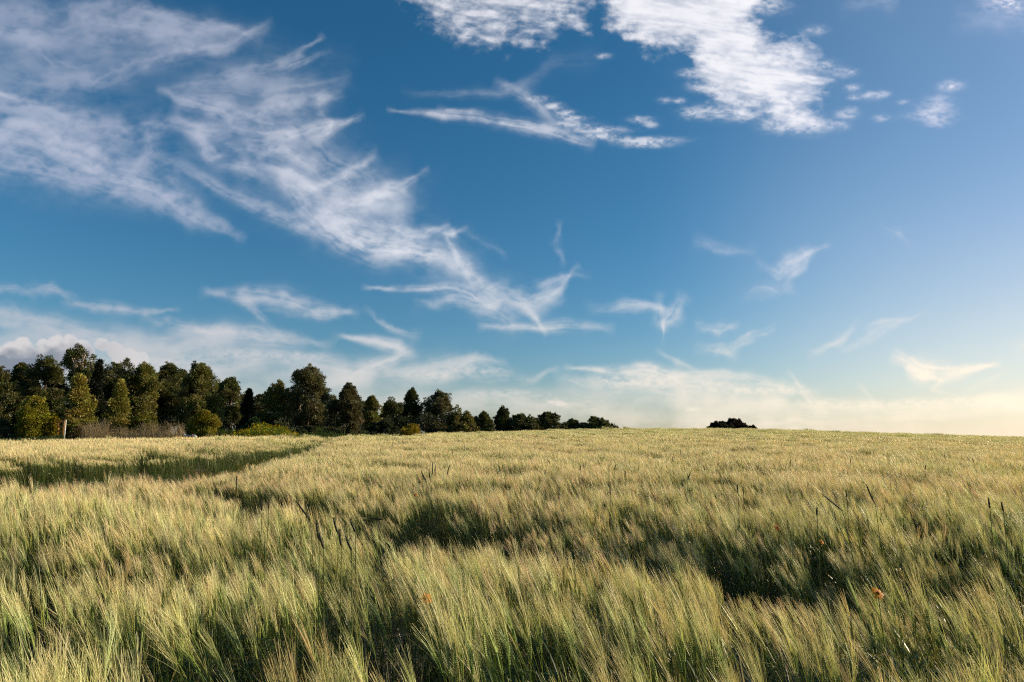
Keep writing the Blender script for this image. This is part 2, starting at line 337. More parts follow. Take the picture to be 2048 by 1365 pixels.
class NT:
    """short helper for building node trees"""
    def __init__(s, tree): s.t = tree; s.n = tree.nodes; s.l = tree.links; s.n.clear()
    def new(s, kind, **kw):
        nd = s.n.new(kind)
        for k, v in kw.items(): setattr(nd, k, v)
        return nd
    def put(s, sock, v):
        if isinstance(v, bpy.types.NodeSocket): s.l.new(v, sock)
        else: sock.default_value = v
    def math(s, op, a, b=0.0, c=None, clamp=False):
        nd = s.new('ShaderNodeMath', operation=op, use_clamp=clamp)
        s.put(nd.inputs[0], a); s.put(nd.inputs[1], b)
        if c is not None: s.put(nd.inputs[2], c)
        return nd.outputs[0]
    def remap(s, v, a, b, c, d, smooth=True):
        nd = s.new('ShaderNodeMapRange', interpolation_type='SMOOTHSTEP' if smooth else 'LINEAR')
        for i, q in enumerate((v, a, b, c, d)): s.put(nd.inputs[i], q)
        return nd.outputs[0]
    def mix(s, f, a, b, blend='MIX'):
        nd = s.new('ShaderNodeMix', data_type='RGBA', blend_type=blend)
        s.put(nd.inputs[0], f); s.put(nd.inputs[6], a); s.put(nd.inputs[7], b)
        return nd.outputs[2]
    def ramp(s, f, stops):
        nd = s.new('ShaderNodeValToRGB')
        e = nd.color_ramp.elements
        while len(e) < len(stops): e.new(0.5)
        for el_, (p, c) in zip(e, stops): el_.position = p; el_.color = (*c, 1)
        s.put(nd.inputs[0], f)
        return nd.outputs[0]

world = bpy.data.worlds.new("World"); sc.world = world; world.use_nodes = True
W = NT(world.node_tree)
tc = W.new('ShaderNodeTexCoord'); sep = W.new('ShaderNodeSeparateXYZ'); W.l.new(tc.outputs['Generated'], sep.inputs[0])
x_, y_, z_ = sep.outputs
azn = W.math('MULTIPLY', W.math('ARCTAN2', x_, y_), 180 / math.pi)
eln = W.math('MULTIPLY', W.math('ARCSINE', z_), 180 / math.pi)
uu = W.remap(azn, AZ0, AZ1, 0, 1, False); vv = W.remap(eln, EL0, EL1, 0, 1, False)
for s_ in (uu, vv): s_.node.clamp = False
cmb = W.new('ShaderNodeCombineXYZ'); W.put(cmb.inputs[0], uu); W.put(cmb.inputs[1], vv)
ti = W.new('ShaderNodeTexImage', image=img, interpolation='Cubic', extension='CLIP'); W.l.new(cmb.outputs[0], ti.inputs[0])
ts = W.new('ShaderNodeSeparateColor'); W.l.new(ti.outputs[0], ts.inputs[0])
dens, grey_ = ts.outputs[0], ts.outputs[1]
sky = W.new('ShaderNodeTexSky', sky_type='NISHITA', sun_disc=False)
sky.sun_elevation = R(SUN_EL); sky.sun_rotation = R(SUN_AZ)
sky.altitude = 100; sky.air_density = 1.0; sky.dust_density = 0.8; sky.ozone_density = 4.0
SKY_STRENGTH = 0.074
shs = W.new('ShaderNodeHueSaturation'); W.l.new(sky.outputs[0], shs.inputs['Color']); shs.inputs['Saturation'].default_value = 1.24; shs.inputs['Hue'].default_value = 0.489
bg = W.new('ShaderNodeBackground'); W.l.new(shs.outputs[0], bg.inputs[0]); bg.inputs[1].default_value = SKY_STRENGTH
out = W.new('ShaderNodeOutputWorld'); W.l.new(bg.outputs[0], out.inputs[0])
# cloud light: cool white overhead, warm and hazy low down, warmer towards the sun
low = W.remap(eln, 0, 20, 1, 0); warm = W.remap(azn, -20, 42, 0, 1); left = W.remap(azn, -8, -30, 0, 1)
hot = W.remap(azn, 16, 40, 0, 1)
cc = W.mix(left, (.68, .67, .70, 1), (.40, .42, .51, 1))
cc = W.mix(W.math('MULTIPLY', hot, W.remap(dens, .6, .9, 1, 0)), cc, (.40, .43, .56, 1))
cc = W.mix(low, cc, W.mix(warm, (.53, .49, .46, 1), (.80, .69, .53, 1)))
cc = W.mix(grey_, cc, (.17, .19, .235, 1))
cbg = W.new('ShaderNodeBackground'); W.l.new(cc, cbg.inputs[0]); cbg.inputs[1].default_value = 1.0
ms = W.new('ShaderNodeMixShader'); W.put(ms.inputs[0], dens); W.l.new(bg.outputs[0], ms.inputs[1]); W.l.new(cbg.outputs[0], ms.inputs[2])
W.l.new(ms.outputs[0], out.inputs[0])

# ------------------------------------------------------------------ helpers
def tag(o, label=None, cat=None, group=None, kind=None):
    for k, v in (('label', label), ('category', cat), ('group', group), ('kind', kind)):
        if v: o[k] = v
    return o

def empty(name, loc, rz=0.0):
    o = bpy.data.objects.new(name, None)
    o.empty_display_size = 0.3
    o.location = loc; o.rotation_euler = (0, 0, rz)
    COL.objects.link(o)
    return o

class MB:
    """collects faces (with a colour per vertex) into one mesh"""
    def __init__(s): s.v, s.f, s.c, s.n = [], [], [], 0
    def add(s, verts, faces, col):
        verts = np.asarray(verts, np.float32).reshape(-1, 3); faces = np.asarray(faces, np.int64)
        col = np.asarray(col, np.float32)
        if col.ndim == 1: col = np.tile(col[:3], (len(verts), 1))
        s.v.append(verts); s.c.append(col[:, :3])
        if faces.shape[1] == 3: faces = np.hstack([faces, np.full((len(faces), 1), -10**9)])
        s.f.append(np.where(faces >= 0, faces + s.n, -1)); s.n += len(verts)
    def tube(s, pts, rad, col, sides=6):
        p = np.asarray(pts, np.float32); n = len(p)
        rad = np.broadcast_to(np.asarray(rad, np.float32), (n,))
        t = np.gradient(p, axis=0); t /= np.linalg.norm(t, axis=1, keepdims=True) + 1e-9
        ref = np.where(np.abs(t[:, 2:3]) > .9, [[1, 0, 0]], [[0, 0, 1]])
        a = np.cross(t, ref); a /= np.linalg.norm(a, axis=1, keepdims=True) + 1e-9
        b = np.cross(t, a)
        th = np.linspace(0, 2 * np.pi, sides, endpoint=False)
        ring = p[:, None] + rad[:, None, None] * (np.cos(th)[None, :, None] * a[:, None] + np.sin(th)[None, :, None] * b[:, None])
        i = np.arange(n - 1)[:, None] * sides; j = np.arange(sides)[None]; k = (j + 1) % sides
        f = np.stack([i + j, i + k, i + sides + k, i + sides + j], -1).reshape(-1, 4)
        col = np.asarray(col, np.float32)
        if col.ndim == 2: col = np.repeat(col, sides, 0)
        s.add(ring, f, col)
    def box(s, lo, hi, col):
        x0, y0, z0 = lo; x1, y1, z1 = hi
        v = [(x0, y0, z0), (x1, y0, z0), (x1, y1, z0), (x0, y1, z0), (x0, y0, z1), (x1, y0, z1), (x1, y1, z1), (x0, y1, z1)]
        s.add(v, [(0, 3, 2, 1), (4, 5, 6, 7), (0, 1, 5, 4), (1, 2, 6, 5), (2, 3, 7, 6), (3, 0, 4, 7)], col)
    def ribbon(s, pts, wid, side, col):
        """batch of ribbons: pts (N,K,3), wid (K,) or (N,K), side (N,3), col (N,3) or (N,K,3); K points each, last may be a tip"""
        pts = np.asarray(pts, np.float32); N, K = pts.shape[:2]
        w = np.broadcast_to(np.asarray(wid, np.float32), (N, K))[..., None] * .5
        side = np.asarray(side, np.float32)[:, None, :]
        v = np.stack([pts - side * w, pts + side * w], 2).reshape(N, K * 2, 3)
        f1 = np.array([(2 * k, 2 * k + 1, 2 * k + 3, 2 * k + 2) for k in range(K - 1)])
        f = (np.arange(N)[:, None, None] * (2 * K) + f1[None]).reshape(-1, 4)
        col = np.asarray(col, np.float32)
        if col.ndim == 1: col = np.tile(col, (N, 1))
        if col.ndim == 2: col = np.repeat(col[:, None], K, 1)
        s.add(v.reshape(-1, 3), f, np.repeat(col, 2, 1).reshape(-1, 3))
    def mesh(s, name, mat, smooth=False):
        V = np.concatenate(s.v); F = np.concatenate(s.f); C = np.concatenate(s.c)
        tri = F[:, 3] < 0
        cnt = np.where(tri, 3, 4)
        loops = F.ravel()[(np.arange(4)[None] < cnt[:, None]).ravel()]
        me = bpy.data.meshes.new(name)
        me.vertices.add(len(V)); me.vertices.foreach_set('co', V.ravel())
        me.loops.add(len(loops)); me.loops.foreach_set('vertex_index', loops.astype(np.int32))
        me.polygons.add(len(F)); st = np.concatenate([[0], np.cumsum(cnt)[:-1]])
        me.polygons.foreach_set('loop_start', st.astype(np.int32))
        if smooth: me.polygons.foreach_set('use_smooth', np.ones(len(F), bool))
        me.update(calc_edges=True)
        at_ = me.attributes.new('tint', 'FLOAT_COLOR', 'POINT')
        at_.data.foreach_set('color', np.hstack([C, np.ones((len(C), 1), np.float32)]).ravel())
        me.materials.append(mat)
        return me
    def build(s, name, mat, parent=None, smooth=False):
        o = bpy.data.objects.new(name, s.mesh(name, mat, smooth))
        COL.objects.link(o)
        if parent: o.parent = parent
        return o

def unit(v): return v / (np.linalg.norm(v, axis=-1, keepdims=True) + 1e-9)
def rdirs(n): return unit(rng.normal(size=(n, 3)))

# ------------------------------------------------------------------ materials
def plant_mat(name, rough=.5, trans=.35, spec=.3, tint_trans=(1.0, 1.0, .7), vary=.16, ripe=False):
    m = bpy.data.materials.new(name); m.use_nodes = True
    N = NT(m.node_tree)
    at_ = N.new('ShaderNodeAttribute', attribute_name='tint')
    oi = N.new('ShaderNodeObjectInfo')
    val = N.remap(oi.outputs['Random'], 0, 1, 1 - vary, 1 + vary, False)
    hs = N.new('ShaderNodeHueSaturation'); N.l.new(at_.outputs['Color'], hs.inputs['Color'])
    N.put(hs.inputs['Value'], val)
    col = hs.outputs[0]
    if ripe:                                                # patches of the crop are riper (tan) or greener, plant by plant
        nz = N.new('ShaderNodeTexNoise'); N.l.new(oi.outputs['Location'], nz.inputs[0]); nz.inputs['Scale'].default_value = .22; nz.inputs['Detail'].default_value = 3
        sp = N.new('ShaderNodeSeparateXYZ'); N.l.new(oi.outputs['Location'], sp.inputs[0])
        band = N.math('MULTIPLY', N.remap(sp.outputs[1], 3, 10, 0, 1), N.remap(sp.outputs[1], 45, 85, 1, 0))
        k = N.math('ADD', N.math('MULTIPLY', N.remap(nz.outputs[0], .36, .64, 0, 1), .55), N.math('MULTIPLY', band, .45))
        k = N.math('ADD', k, N.math('MULTIPLY', N.math('SUBTRACT', oi.outputs['Random'], .5), .5), clamp=True)
        col = N.mix(1.0, col, N.mix(k, (.98, 1.02, .82, 1), (1.10, .99, .95, 1)), 'MULTIPLY')
    p = N.new('ShaderNodeBsdfPrincipled'); N.l.new(col, p.inputs['Base Color'])
    p.inputs['Roughness'].default_value = rough; p.inputs['Specular IOR Level'].default_value = spec
    tr = N.new('ShaderNodeBsdfTranslucent')
    N.put(tr.inputs[0], N.mix(1.0, col, (*tint_trans, 1), 'MULTIPLY'))
    mx = N.new('ShaderNodeMixShader'); mx.inputs[0].default_value = trans
    N.l.new(p.outputs[0], mx.inputs[1]); N.l.new(tr.outputs[0], mx.inputs[2])
    o = N.new('ShaderNodeOutputMaterial'); N.l.new(mx.outputs[0], o.inputs[0])
    return m

def solid_mat(name, rough=.8, spec=.3, scale=6.0, amount=.35, bump=.2, metal=0.0):
    m = bpy.data.materials.new(name); m.use_nodes = True
    N = NT(m.node_tree)
    at_ = N.new('ShaderNodeAttribute', attribute_name='tint')
    tc_ = N.new('ShaderNodeTexCoord')
    nz = N.new('ShaderNodeTexNoise'); N.l.new(tc_.outputs['Object'], nz.inputs[0]); nz.inputs['Scale'].default_value = scale; nz.inputs['Detail'].default_value = 6
    k = N.remap(nz.outputs[0], .3, .7, 1 - amount, 1 + amount, False)
    hs = N.new('ShaderNodeHueSaturation'); N.l.new(at_.outputs['Color'], hs.inputs['Color']); N.put(hs.inputs['Value'], k)
    p = N.new('ShaderNodeBsdfPrincipled'); N.l.new(hs.outputs[0], p.inputs['Base Color'])
    p.inputs['Roughness'].default_value = rough; p.inputs['Specular IOR Level'].default_value = spec; p.inputs['Metallic'].default_value = metal
    b = N.new('ShaderNodeBump'); b.inputs['Strength'].default_value = bump; N.l.new(nz.outputs[0], b.inputs['Height']); N.l.new(b.outputs[0], p.inputs['Normal'])
    o = N.new('ShaderNodeOutputMaterial'); N.l.new(p.outputs[0], o.inputs[0])
    return m

M_BARLEY = plant_mat('barley_plant', .40, .26, .45, ripe=True)
M_SPIKE = plant_mat('dark_ears', .55, .15, .3)
M_NEEDLE = plant_mat('needles', .5, .24, .3)
M_LEAF = plant_mat('leaves', .5, .38, .3)
M_PETAL = plant_mat('petals', .6, .4, .2, (1, .9, .6))
M_BARK = solid_mat('bark', .9, .2, 5, .4, .5)
M_WOOD = solid_mat('planks', .75, .25, 9, .3, .3)
M_PAINT = solid_mat('paint', .45, .4, 12, .12, .1)

# ------------------------------------------------------------------ terrain
_US = np.array([-1800, 0, 130, 380, 600, 700, 760, 900, 1100, 1240, 1370, 1500, 1700, 1880, 2048, 3000, 4200], np.float32)   # photo column
_VS = np.array([889, 889, 883, 880, 876.5, 874, 871.5, 867, 861.5, 858.5, 858, 859, 864.5, 870.5, 876.5, 892, 892], np.float32)   # row of the field's far end
_YE = np.array([66.5, 66.5, 66.5, 66.5, 66.5, 67, 80, 105, 112, 112, 112, 112, 112, 112, 112, 112, 112], np.float32)                # its distance
BT = 0.93                                                   # height of the barley's top over the ground
YC = 100.0
_YC = np.minimum(_YE, YC)
_AS = (EYE + (884 - _VS) / FPX * _YC - BT) / (_YC / YC) ** 1.6
# the left-hand track: near edge and far edge of the gap between the two barley fields
NEAR_E = np.array([(-12, -6), (-9.5, 4), (-8.0, 9.5), (-6.6, 13), (-6.4, 16), (-7.4, 22), (-9.8, 34), (-13.2, 50), (-16.2, 64), (-17, 70)], float)
FAR_E = np.array([(-40, -6), (-34, 8), (-22, 16), (-16.0, 19.2), (-13.9, 23.0), (-12.2, 28.6), (-13.2, 40), (-15.6, 54), (-16.9, 64), (-17.4, 70)], float)
def x_near(y): return np.interp(y, NEAR_E[:, 1], NEAR_E[:, 0])
def x_far(y): return np.interp(y, FAR_E[:, 1], FAR_E[:, 0])

def crest(s): return np.interp(CX + FPX * s, _US, _AS)
def ground_z(x, y):
    x = np.asarray(x, np.float64); y = np.asarray(y, np.float64)
    s = x / np.maximum(y, 18.0)
    A = crest(s)
    t = np.clip(y, 0, YC) / YC
    g = A * t ** 1.6
    lf = sstep(-.19, -.27, s)                               # towards the wood the ground keeps level, then banks up
    lvl = A * np.clip(t, 0, 1) ** 1.6
    g = g * (1 - lf) + lf * (lvl + .95 * sstep(66, 82, y))
    past = np.clip((y - YC) / YC, 0, 2.6)
    g = g - (1 - lf) * past ** 2 * 2.2 - lf * np.clip(past - .4, 0, 3) * .6
    g = g + .14 * sstep(.6, -.4, x - x_far(y)) * sstep(62, 50, y) * sstep(4, 12, y)
    return g + .05 * (fbm(x / 7.0, y / 7.0, 3, 5) - .5) * 2

def seg_dist(x, y, pts):
    best = np.full(np.shape(x), 1e9)
    for (ax, ay), (bx, by) in zip(pts[:-1], pts[1:]):
        lx, ly = bx - ax, by - ay
        t = np.clip(((x - ax) * lx + (y - ay) * ly) / (lx * lx + ly * ly), 0, 1)
        best = np.minimum(best, np.hypot(x - ax - t * lx, y - ay - t * ly))
    return best
# wheel marks pressed through the crop
RUT_A = [(-2.2, 7.9), (-1.0, 7.55), (.15, 6.5), (.9, 5.6), (1.9, 5.0), (2.9, 4.55), (4.2, 4.0), (6.2, 3.2), (9, 2.2)]
RUT_B = [(-4.9, 11.8), (-3.4, 9.9), (-2.4, 8.4)]
def field_scale(x, y):
    """0 where no barley stands, else its relative height"""
    j = (fbm(x / .55, y / .55, 2, 91) - .5) * 1.1
    h = .92 + .26 * (fbm(x / 2.6, y / 1.5, 3, 101) - .5) * 2 * .75 + .10 * (fbm(x / .7, y / .6, 2, 131) - .5) * 2
    d = seg_dist(x, y, RUT_A) + j * .16
    h = h * (1 - .30 * sstep(1.5, .6, d)) * (1 - .62 * sstep(.62, .36, d))
    d = seg_dist(x, y, RUT_B) + j * .2
    h = h * (1 - .45 * sstep(.7, .25, d))
    inside = (x > x_near(y) + j * .5) | ((x < x_far(y) + j * .3))
    end = np.interp(CX + FPX * x / np.maximum(y, 1), _US, _YE)
    e_ = x_far(y) - x                                        # the far field thins out raggedly towards the track
    h = h * np.where(e_ > -.4, 1.10 * (.70 + .30 * sstep(-.2, 1.5, e_ + j * 1.8)), 1.0)
    h = h * (.82 + .18 * sstep(-.1, 1.1, np.abs(x - x_near(y)) + j * 1.2))
    return np.where(inside & (y < end + j * 1.2), h, 0.0)

def ground_mat():
    m = bpy.data.materials.new('soil'); m.use_nodes = True
    N = NT(m.node_tree)
    tc_ = N.new('ShaderNodeTexCoord')
    n1 = N.new('ShaderNodeTexNoise'); N.l.new(tc_.outputs['Object'], n1.inputs[0]); n1.inputs['Scale'].default_value = .6; n1.inputs['Detail'].default_value = 8
    n2 = N.new('ShaderNodeTexNoise'); N.l.new(tc_.outputs['Object'], n2.inputs[0]); n2.inputs['Scale'].default_value = 9; n2.inputs['Detail'].default_value = 6
    c = N.ramp(n1.outputs[0], [(.35, (.05, .045, .02)), (.5, (.075, .06, .03)), (.65, (.055, .065, .022))])
    c = N.mix(N.remap(n2.outputs[0], .35, .65, 0, .6), c, (.12, .10, .055, 1))
    p = N.new('ShaderNodeBsdfPrincipled'); N.l.new(c, p.inputs['Base Color']); p.inputs['Roughness'].default_value = .95
    b = N.new('ShaderNodeBump'); b.inputs['Strength'].default_value = .6; b.inputs['Distance'].default_value = .08; N.l.new(n2.outputs[0], b.inputs['Height']); N.l.new(b.outputs[0], p.inputs['Normal'])
    o = N.new('ShaderNodeOutputMaterial'); N.l.new(p.outputs[0], o.inputs[0])
    return m

def build_ground():
    ys = np.concatenate([[-4000, -1500, -500, -200, -80, -40, -20, -10], np.arange(-6, 40, 1.0), np.arange(40, 130, 2.0), np.geomspace(130, 5000, 26)])
    xs = np.concatenate([-np.geomspace(120, 5000, 18)[::-1], np.arange(-118, 120, 2.0), np.geomspace(120, 5000, 18)])
    X, Y = np.meshgrid(xs, ys)
    Z = ground_z(X, Y)
    nx = len(xs)
    i = np.arange(len(ys) - 1)[:, None] * nx + np.arange(nx - 1)[None]
    f = np.stack([i, i + 1, i + nx + 1, i + nx], -1).reshape(-1, 4)
    b = MB(); b.add(np.stack([X, Y, Z], -1).reshape(-1, 3), f, (.07, .06, .03))
    g = b.build('ground', ground_mat(), smooth=True)
    tag(g, kind='structure')
build_ground()

# ------------------------------------------------------------------ barley
SRC = bpy.data.collections.new('plant_sources')             # source clumps; not linked to the scene
C_AWN = np.array((.86, .74, .45)); C_EAR = np.array((.26, .31, .095)); C_STEM = np.array((.080, .118, .026)); C_LEAF = np.array((.030, .062, .013))

def barley_clump(name, n, rad, detail):
    """n stalks round the origin, tops blown towards -x; detail 2 near, 1 middle, 0 far"""
    b = MB()
    a = rng.uniform(0, 2 * np.pi, n); r = rad * np.sqrt(rng.uniform(0, 1, n))
    base = np.stack([np.cos(a) * r, np.sin(a) * r, np.zeros(n)], 1)
    H = rng.normal(.73, .055, n)
    lean = rng.normal(.13, .05, n); side = rng.normal(0, .045, n)
    K = {2: 6, 1: 4, 0: 2}[detail]
    t = np.linspace(0, 1, K)
    top = base + np.stack([-lean, side, H], 1)
    stem = base[:, None] + (np.stack([-lean[:, None] * t[None] ** 2.2, side[:, None] * t[None] ** 2, H[:, None] * t[None]], -1))
    tint = rng.uniform(.8, 1.2, (n, 1)) * (1 + rng.normal(0, .07, (n, 3)))
    view = unit(np.stack([rng.normal(1, .5, n), rng.normal(0, .5, n), np.zeros(n)], 1))
    wst = {2: .0042, 1: .006, 0: .012}[detail]
    cst = C_STEM * tint
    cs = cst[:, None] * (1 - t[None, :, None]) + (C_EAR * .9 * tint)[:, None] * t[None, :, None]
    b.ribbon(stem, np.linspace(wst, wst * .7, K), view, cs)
    if detail == 2: b.ribbon(stem, np.linspace(wst, wst * .7, K), np.stack([-view[:, 1], view[:, 0], view[:, 2]], 1), cs)
    # ear direction
    ed = unit(np.stack([rng.normal(-.24, .12, n), rng.normal(0, .12, n), np.ones(n)], 1))
    EL = rng.normal(.082, .012, n)
    if detail == 2:
        # two rows of plump grains
        m = 11
        q = (np.arange(m) + .5) / m
        sd = unit(np.cross(ed, rdirs(n))); fr = np.cross(ed, sd)
        prof = np.sin(np.pi * (q * .86 + .1)) ** .6
        for row in (-1, 1):
            c = top[:, None] + ed[:, None] * (EL[:, None] * q[None])[..., None] + sd[:, None] * (row * .0042 * prof)[None, :, None]
            ax = unit(ed[:, None] + sd[:, None] * (row * .28))
            L, Wd = .0085, .0036
            tipv = c + ax * L; bot = c - ax * L * .55
            l_ = c - sd[:, None] * Wd; r_ = c + sd[:, None] * Wd; f_ = c + fr[:, None] * Wd; k_ = c - fr[:, None] * Wd
            V = np.stack([tipv, bot, l_, r_, f_, k_], 2).reshape(-1, 6, 3)
            F = np.array([(0, 2, 4), (0, 4, 3), (0, 3, 5), (0, 5, 2), (1, 4, 2), (1, 3, 4), (1, 5, 3), (1, 2, 5)])
            FF = (np.arange(len(V))[:, None, None] * 6 + F[None]).reshape(-1, 3)
            cc_ = np.repeat((C_EAR * tint * rng.uniform(.85, 1.25, (n, 1)))[:, None], m * 6, 1).reshape(-1, 3)
            b.add(V.reshape(-1, 3), FF, cc_)
    else:
        wE = {1: .012, 0: .020}[detail]
        pts = top[:, None] + ed[:, None] * (EL[:, None] * np.array([0, .5, 1])[None])[..., None]
        for vv_ in (view, np.stack([-view[:, 1], view[:, 0], view[:, 2]], 1)):
            b.ribbon(pts, np.array([.4, 1, .3]) * wE, vv_, C_EAR * tint)
    # awns
    na = {2: 20, 1: 8, 0: 4}[detail]; wA = {2: .0015, 1: .0040, 0: .014}[detail]
    N = n * na
    s0 = np.tile(np.linspace(.08, 1, na), n)
    st = np.repeat(top, na, 0) + np.repeat(ed, na, 0) * (np.repeat(EL, na) * s0)[:, None]
    fan = {2: .105, 1: .13, 0: .20}[detail]
    ad = unit(np.repeat(ed, na, 0) + rng.normal(0, fan, (N, 3)) * [1, 1, .4] + [-.10, 0, 0])
    AL = rng.normal(.19, .024, N) * (1.05 - .25 * s0)
    k = np.array([0, .5, 1.0]) if detail else np.array([0, 1.0])
    bend = rng.normal(-.016, .010, N)
    pts = st[:, None] + ad[:, None] * (AL[:, None] * k[None])[..., None]
    pts[:, :, 0] += bend[:, None] * k[None] ** 2
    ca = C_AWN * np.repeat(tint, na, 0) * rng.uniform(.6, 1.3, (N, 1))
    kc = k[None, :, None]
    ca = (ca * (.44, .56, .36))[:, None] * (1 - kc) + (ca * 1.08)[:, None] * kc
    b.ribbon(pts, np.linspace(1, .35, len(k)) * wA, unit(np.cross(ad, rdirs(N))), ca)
    # leaves
    nl = {2: 4, 1: 2, 0: 1}[detail]
    N = n * nl; par = np.repeat(np.arange(n), nl)
    h0 = rng.uniform(.22, .80, N); az = rng.uniform(0, 2 * np.pi, N)
    p0 = base[par] + np.stack([-lean[par] * h0 ** 2.2, side[par] * h0 ** 2, H[par] * h0], 1)
    out_ = unit(np.stack([np.cos(az) - .45, np.sin(az), 0 * az], 1))
    LL = rng.uniform(.14, .30, N); rise = rng.uniform(.45, 1.2, N)
    k = np.linspace(0, 1, {2: 6, 1: 4, 0: 3}[detail])
    dr = rng.uniform(.3, 1.5, N)
    pts = p0[:, None] + (out_[:, None] * (LL[:, None] * k[None] * .8)[..., None])
    pts[:, :, 2] += LL[:, None] * (rise[:, None] * k[None] - dr[:, None] * k[None] ** 2.4)
    wl = {2: .010, 1: .012, 0: .02}[detail]
    prof = np.clip(np.sin(np.pi * (.12 + .88 * k)), .05, 1) ** .7
    cl = C_LEAF * np.repeat(tint, nl, 0) * rng.uniform(.7, 1.5, (N, 1))
    dry = rng.uniform(0, 1, N) < .10
    cl[dry] = (.30, .24, .10)
    b.ribbon(pts, prof * wl, unit(np.cross(out_, [[0, 0, 1]]) + rng.normal(0, .25, (N, 3))), cl)
    o = bpy.data.objects.new(name, b.mesh(name, M_BARLEY))
    SRC.objects.link(o)
    return o

NV = (14, 8, 6)
for i in range(NV[0]): barley_clump('clump_a_%02d' % i, 17, .15, 2)
for i in range(NV[1]): barley_clump('clump_b_%02d' % i, 34, .34, 1)
for i in range(NV[2]): barley_clump('clump_c_%02d' % i, 90, .75, 0)

def scatter_tree():
    ng = bpy.data.node_groups.new('scatter', 'GeometryNodeTree')
    ng.interface.new_socket('Geometry', in_out='INPUT', socket_type='NodeSocketGeometry')
    ng.interface.new_socket('Geometry', in_out='OUTPUT', socket_type='NodeSocketGeometry')
    N = ng.nodes; L = ng.links
    gi, go = N.new('NodeGroupInput'), N.new('NodeGroupOutput')
    ci = N.new('GeometryNodeCollectionInfo'); ci.inputs['Collection'].default_value = SRC
    ci.inputs['Separate Children'].default_value = True; ci.inputs['Reset Children'].default_value = True
    ip = N.new('GeometryNodeInstanceOnPoints'); ip.inputs['Pick Instance'].default_value = True
    def attr(nm, ty):
        a = N.new('GeometryNodeInputNamedAttribute'); a.data_type = ty; a.inputs['Name'].default_value = nm
        return a.outputs['Attribute']
    e2r = N.new('FunctionNodeEulerToRotation')
    L.new(attr('rot', 'FLOAT_VECTOR'), e2r.inputs[0]); L.new(e2r.outputs[0], ip.inputs['Rotation'])
    L.new(attr('scl', 'FLOAT_VECTOR'), ip.inputs['Scale']); L.new(attr('idx', 'INT'), ip.inputs['Instance Index'])
    L.new(gi.outputs[0], ip.inputs['Points']); L.new(ci.outputs[0], ip.inputs['Instance']); L.new(ip.outputs[0], go.inputs[0])
    return ng
SCATTER = scatter_tree()

def grid_points(x0, x1, y0, y1, step):
    X, Y = np.meshgrid(np.arange(x0, x1, step), np.arange(y0, y1, step))
    X = X.ravel() + rng.uniform(-.5, .5, X.size) * step; Y = Y.ravel() + rng.uniform(-.5, .5, Y.size) * step
    return X, Y

def field_points():
    P = []
    def zone(X, Y, keep, lod):
        X, Y = X[keep], Y[keep]
        h = field_scale(X, Y)
        if lod == 0: thin = rng.uniform(0, 1, len(X)) < (.11 + 1.0 * sstep(.37, .60, fbm(X / .8, Y / .6, 3, 171)))
        elif lod == 1: thin = rng.uniform(0, 1, len(X)) < (.34 + .9 * sstep(.36, .56, fbm(X / 1.7, Y / 1.3, 3, 181)))
        else: thin = rng.uniform(0, 1, len(X)) < (.55 + .7 * sstep(.38, .55, fbm(X / 4, Y / 3, 3, 191)))
        m = (h > .05) & thin
        X, Y, h = X[m], Y[m], h[m]
        off = (0, NV[0], NV[0] + NV[1])[lod]
        idx = off + rng.integers(0, NV[lod], len(X))
        n_ = len(X)
        gust = fbm(X / 3.2, Y / 2.2, 3, 211) - .5
        tilt = .06 - gust * .30 + rng.normal(0, .05, n_)
        rot = np.stack([rng.normal(0, .06, n_) + .10 * (fbm(X / 2.1, Y / 2.1, 2, 251) - .5), tilt, rng.normal(0, .42, n_)], 1)
        hs = h * rng.normal(1, (.04, .045, .07)[lod], n_)
        scl = np.stack([.55 + .45 * hs, .55 + .45 * hs, hs], 1)
        P.append((np.stack([X, Y, ground_z(X, Y) - .01], 1), rot, scl, idx))
    X, Y = grid_points(-22, 26, -4, 15, .26)
    zone(X, Y, (np.abs(X) < 4.5 + .82 * np.maximum(Y, 0) + 2.5 * (X > 0)) & (np.hypot(X, Y) > .55), 0)
    X, Y = grid_points(-50, 52, 15, 44, .40)
    zone(X, Y, np.abs(X) < 5 + .82 * Y + 2 * (X > 0), 1)
    X, Y = grid_points(-104, 108, 44, 114, .80)
    zone(X, Y, np.abs(X) < 6 + .86 * Y, 2)
    return [np.concatenate(a) for a in zip(*P)]

def scatter_object(name, co, rot, scl, idx, **kw):
    me = bpy.data.meshes.new(name)
    me.vertices.add(len(co)); me.vertices.foreach_set('co', co.astype(np.float32).ravel())
    a = me.attributes.new('rot', 'FLOAT_VECTOR', 'POINT'); a.data.foreach_set('vector', rot.astype(np.float32).ravel())
    a = me.attributes.new('scl', 'FLOAT_VECTOR', 'POINT'); a.data.foreach_set('vector', scl.astype(np.float32).ravel())
    a = me.attributes.new('idx', 'INT', 'POINT'); a.data.foreach_set('value', idx.astype(np.int32))
    o = bpy.data.objects.new(name, me); COL.objects.link(o)
    md = o.modifiers.new('scatter', 'NODES'); md.node_group = SCATTER
    return tag(o, **kw)

_co, _rot, _scl, _idx = field_points()
_far = _co[:, 0] < x_far(_co[:, 1]) + .8
_far &= _co[:, 0] < (x_near(_co[:, 1]) + x_far(_co[:, 1])) / 2
scatter_object('barley', _co[~_far], _rot[~_far], _scl[~_far], _idx[~_far], kind='stuff', cat='barley',
               label='ripening bearded barley filling the open field, blown to one side')
scatter_object('barley', _co[_far], _rot[_far], _scl[_far], _idx[_far], kind='stuff', cat='barley',
               label='strip of barley beyond the sunken track, in front of the wood')

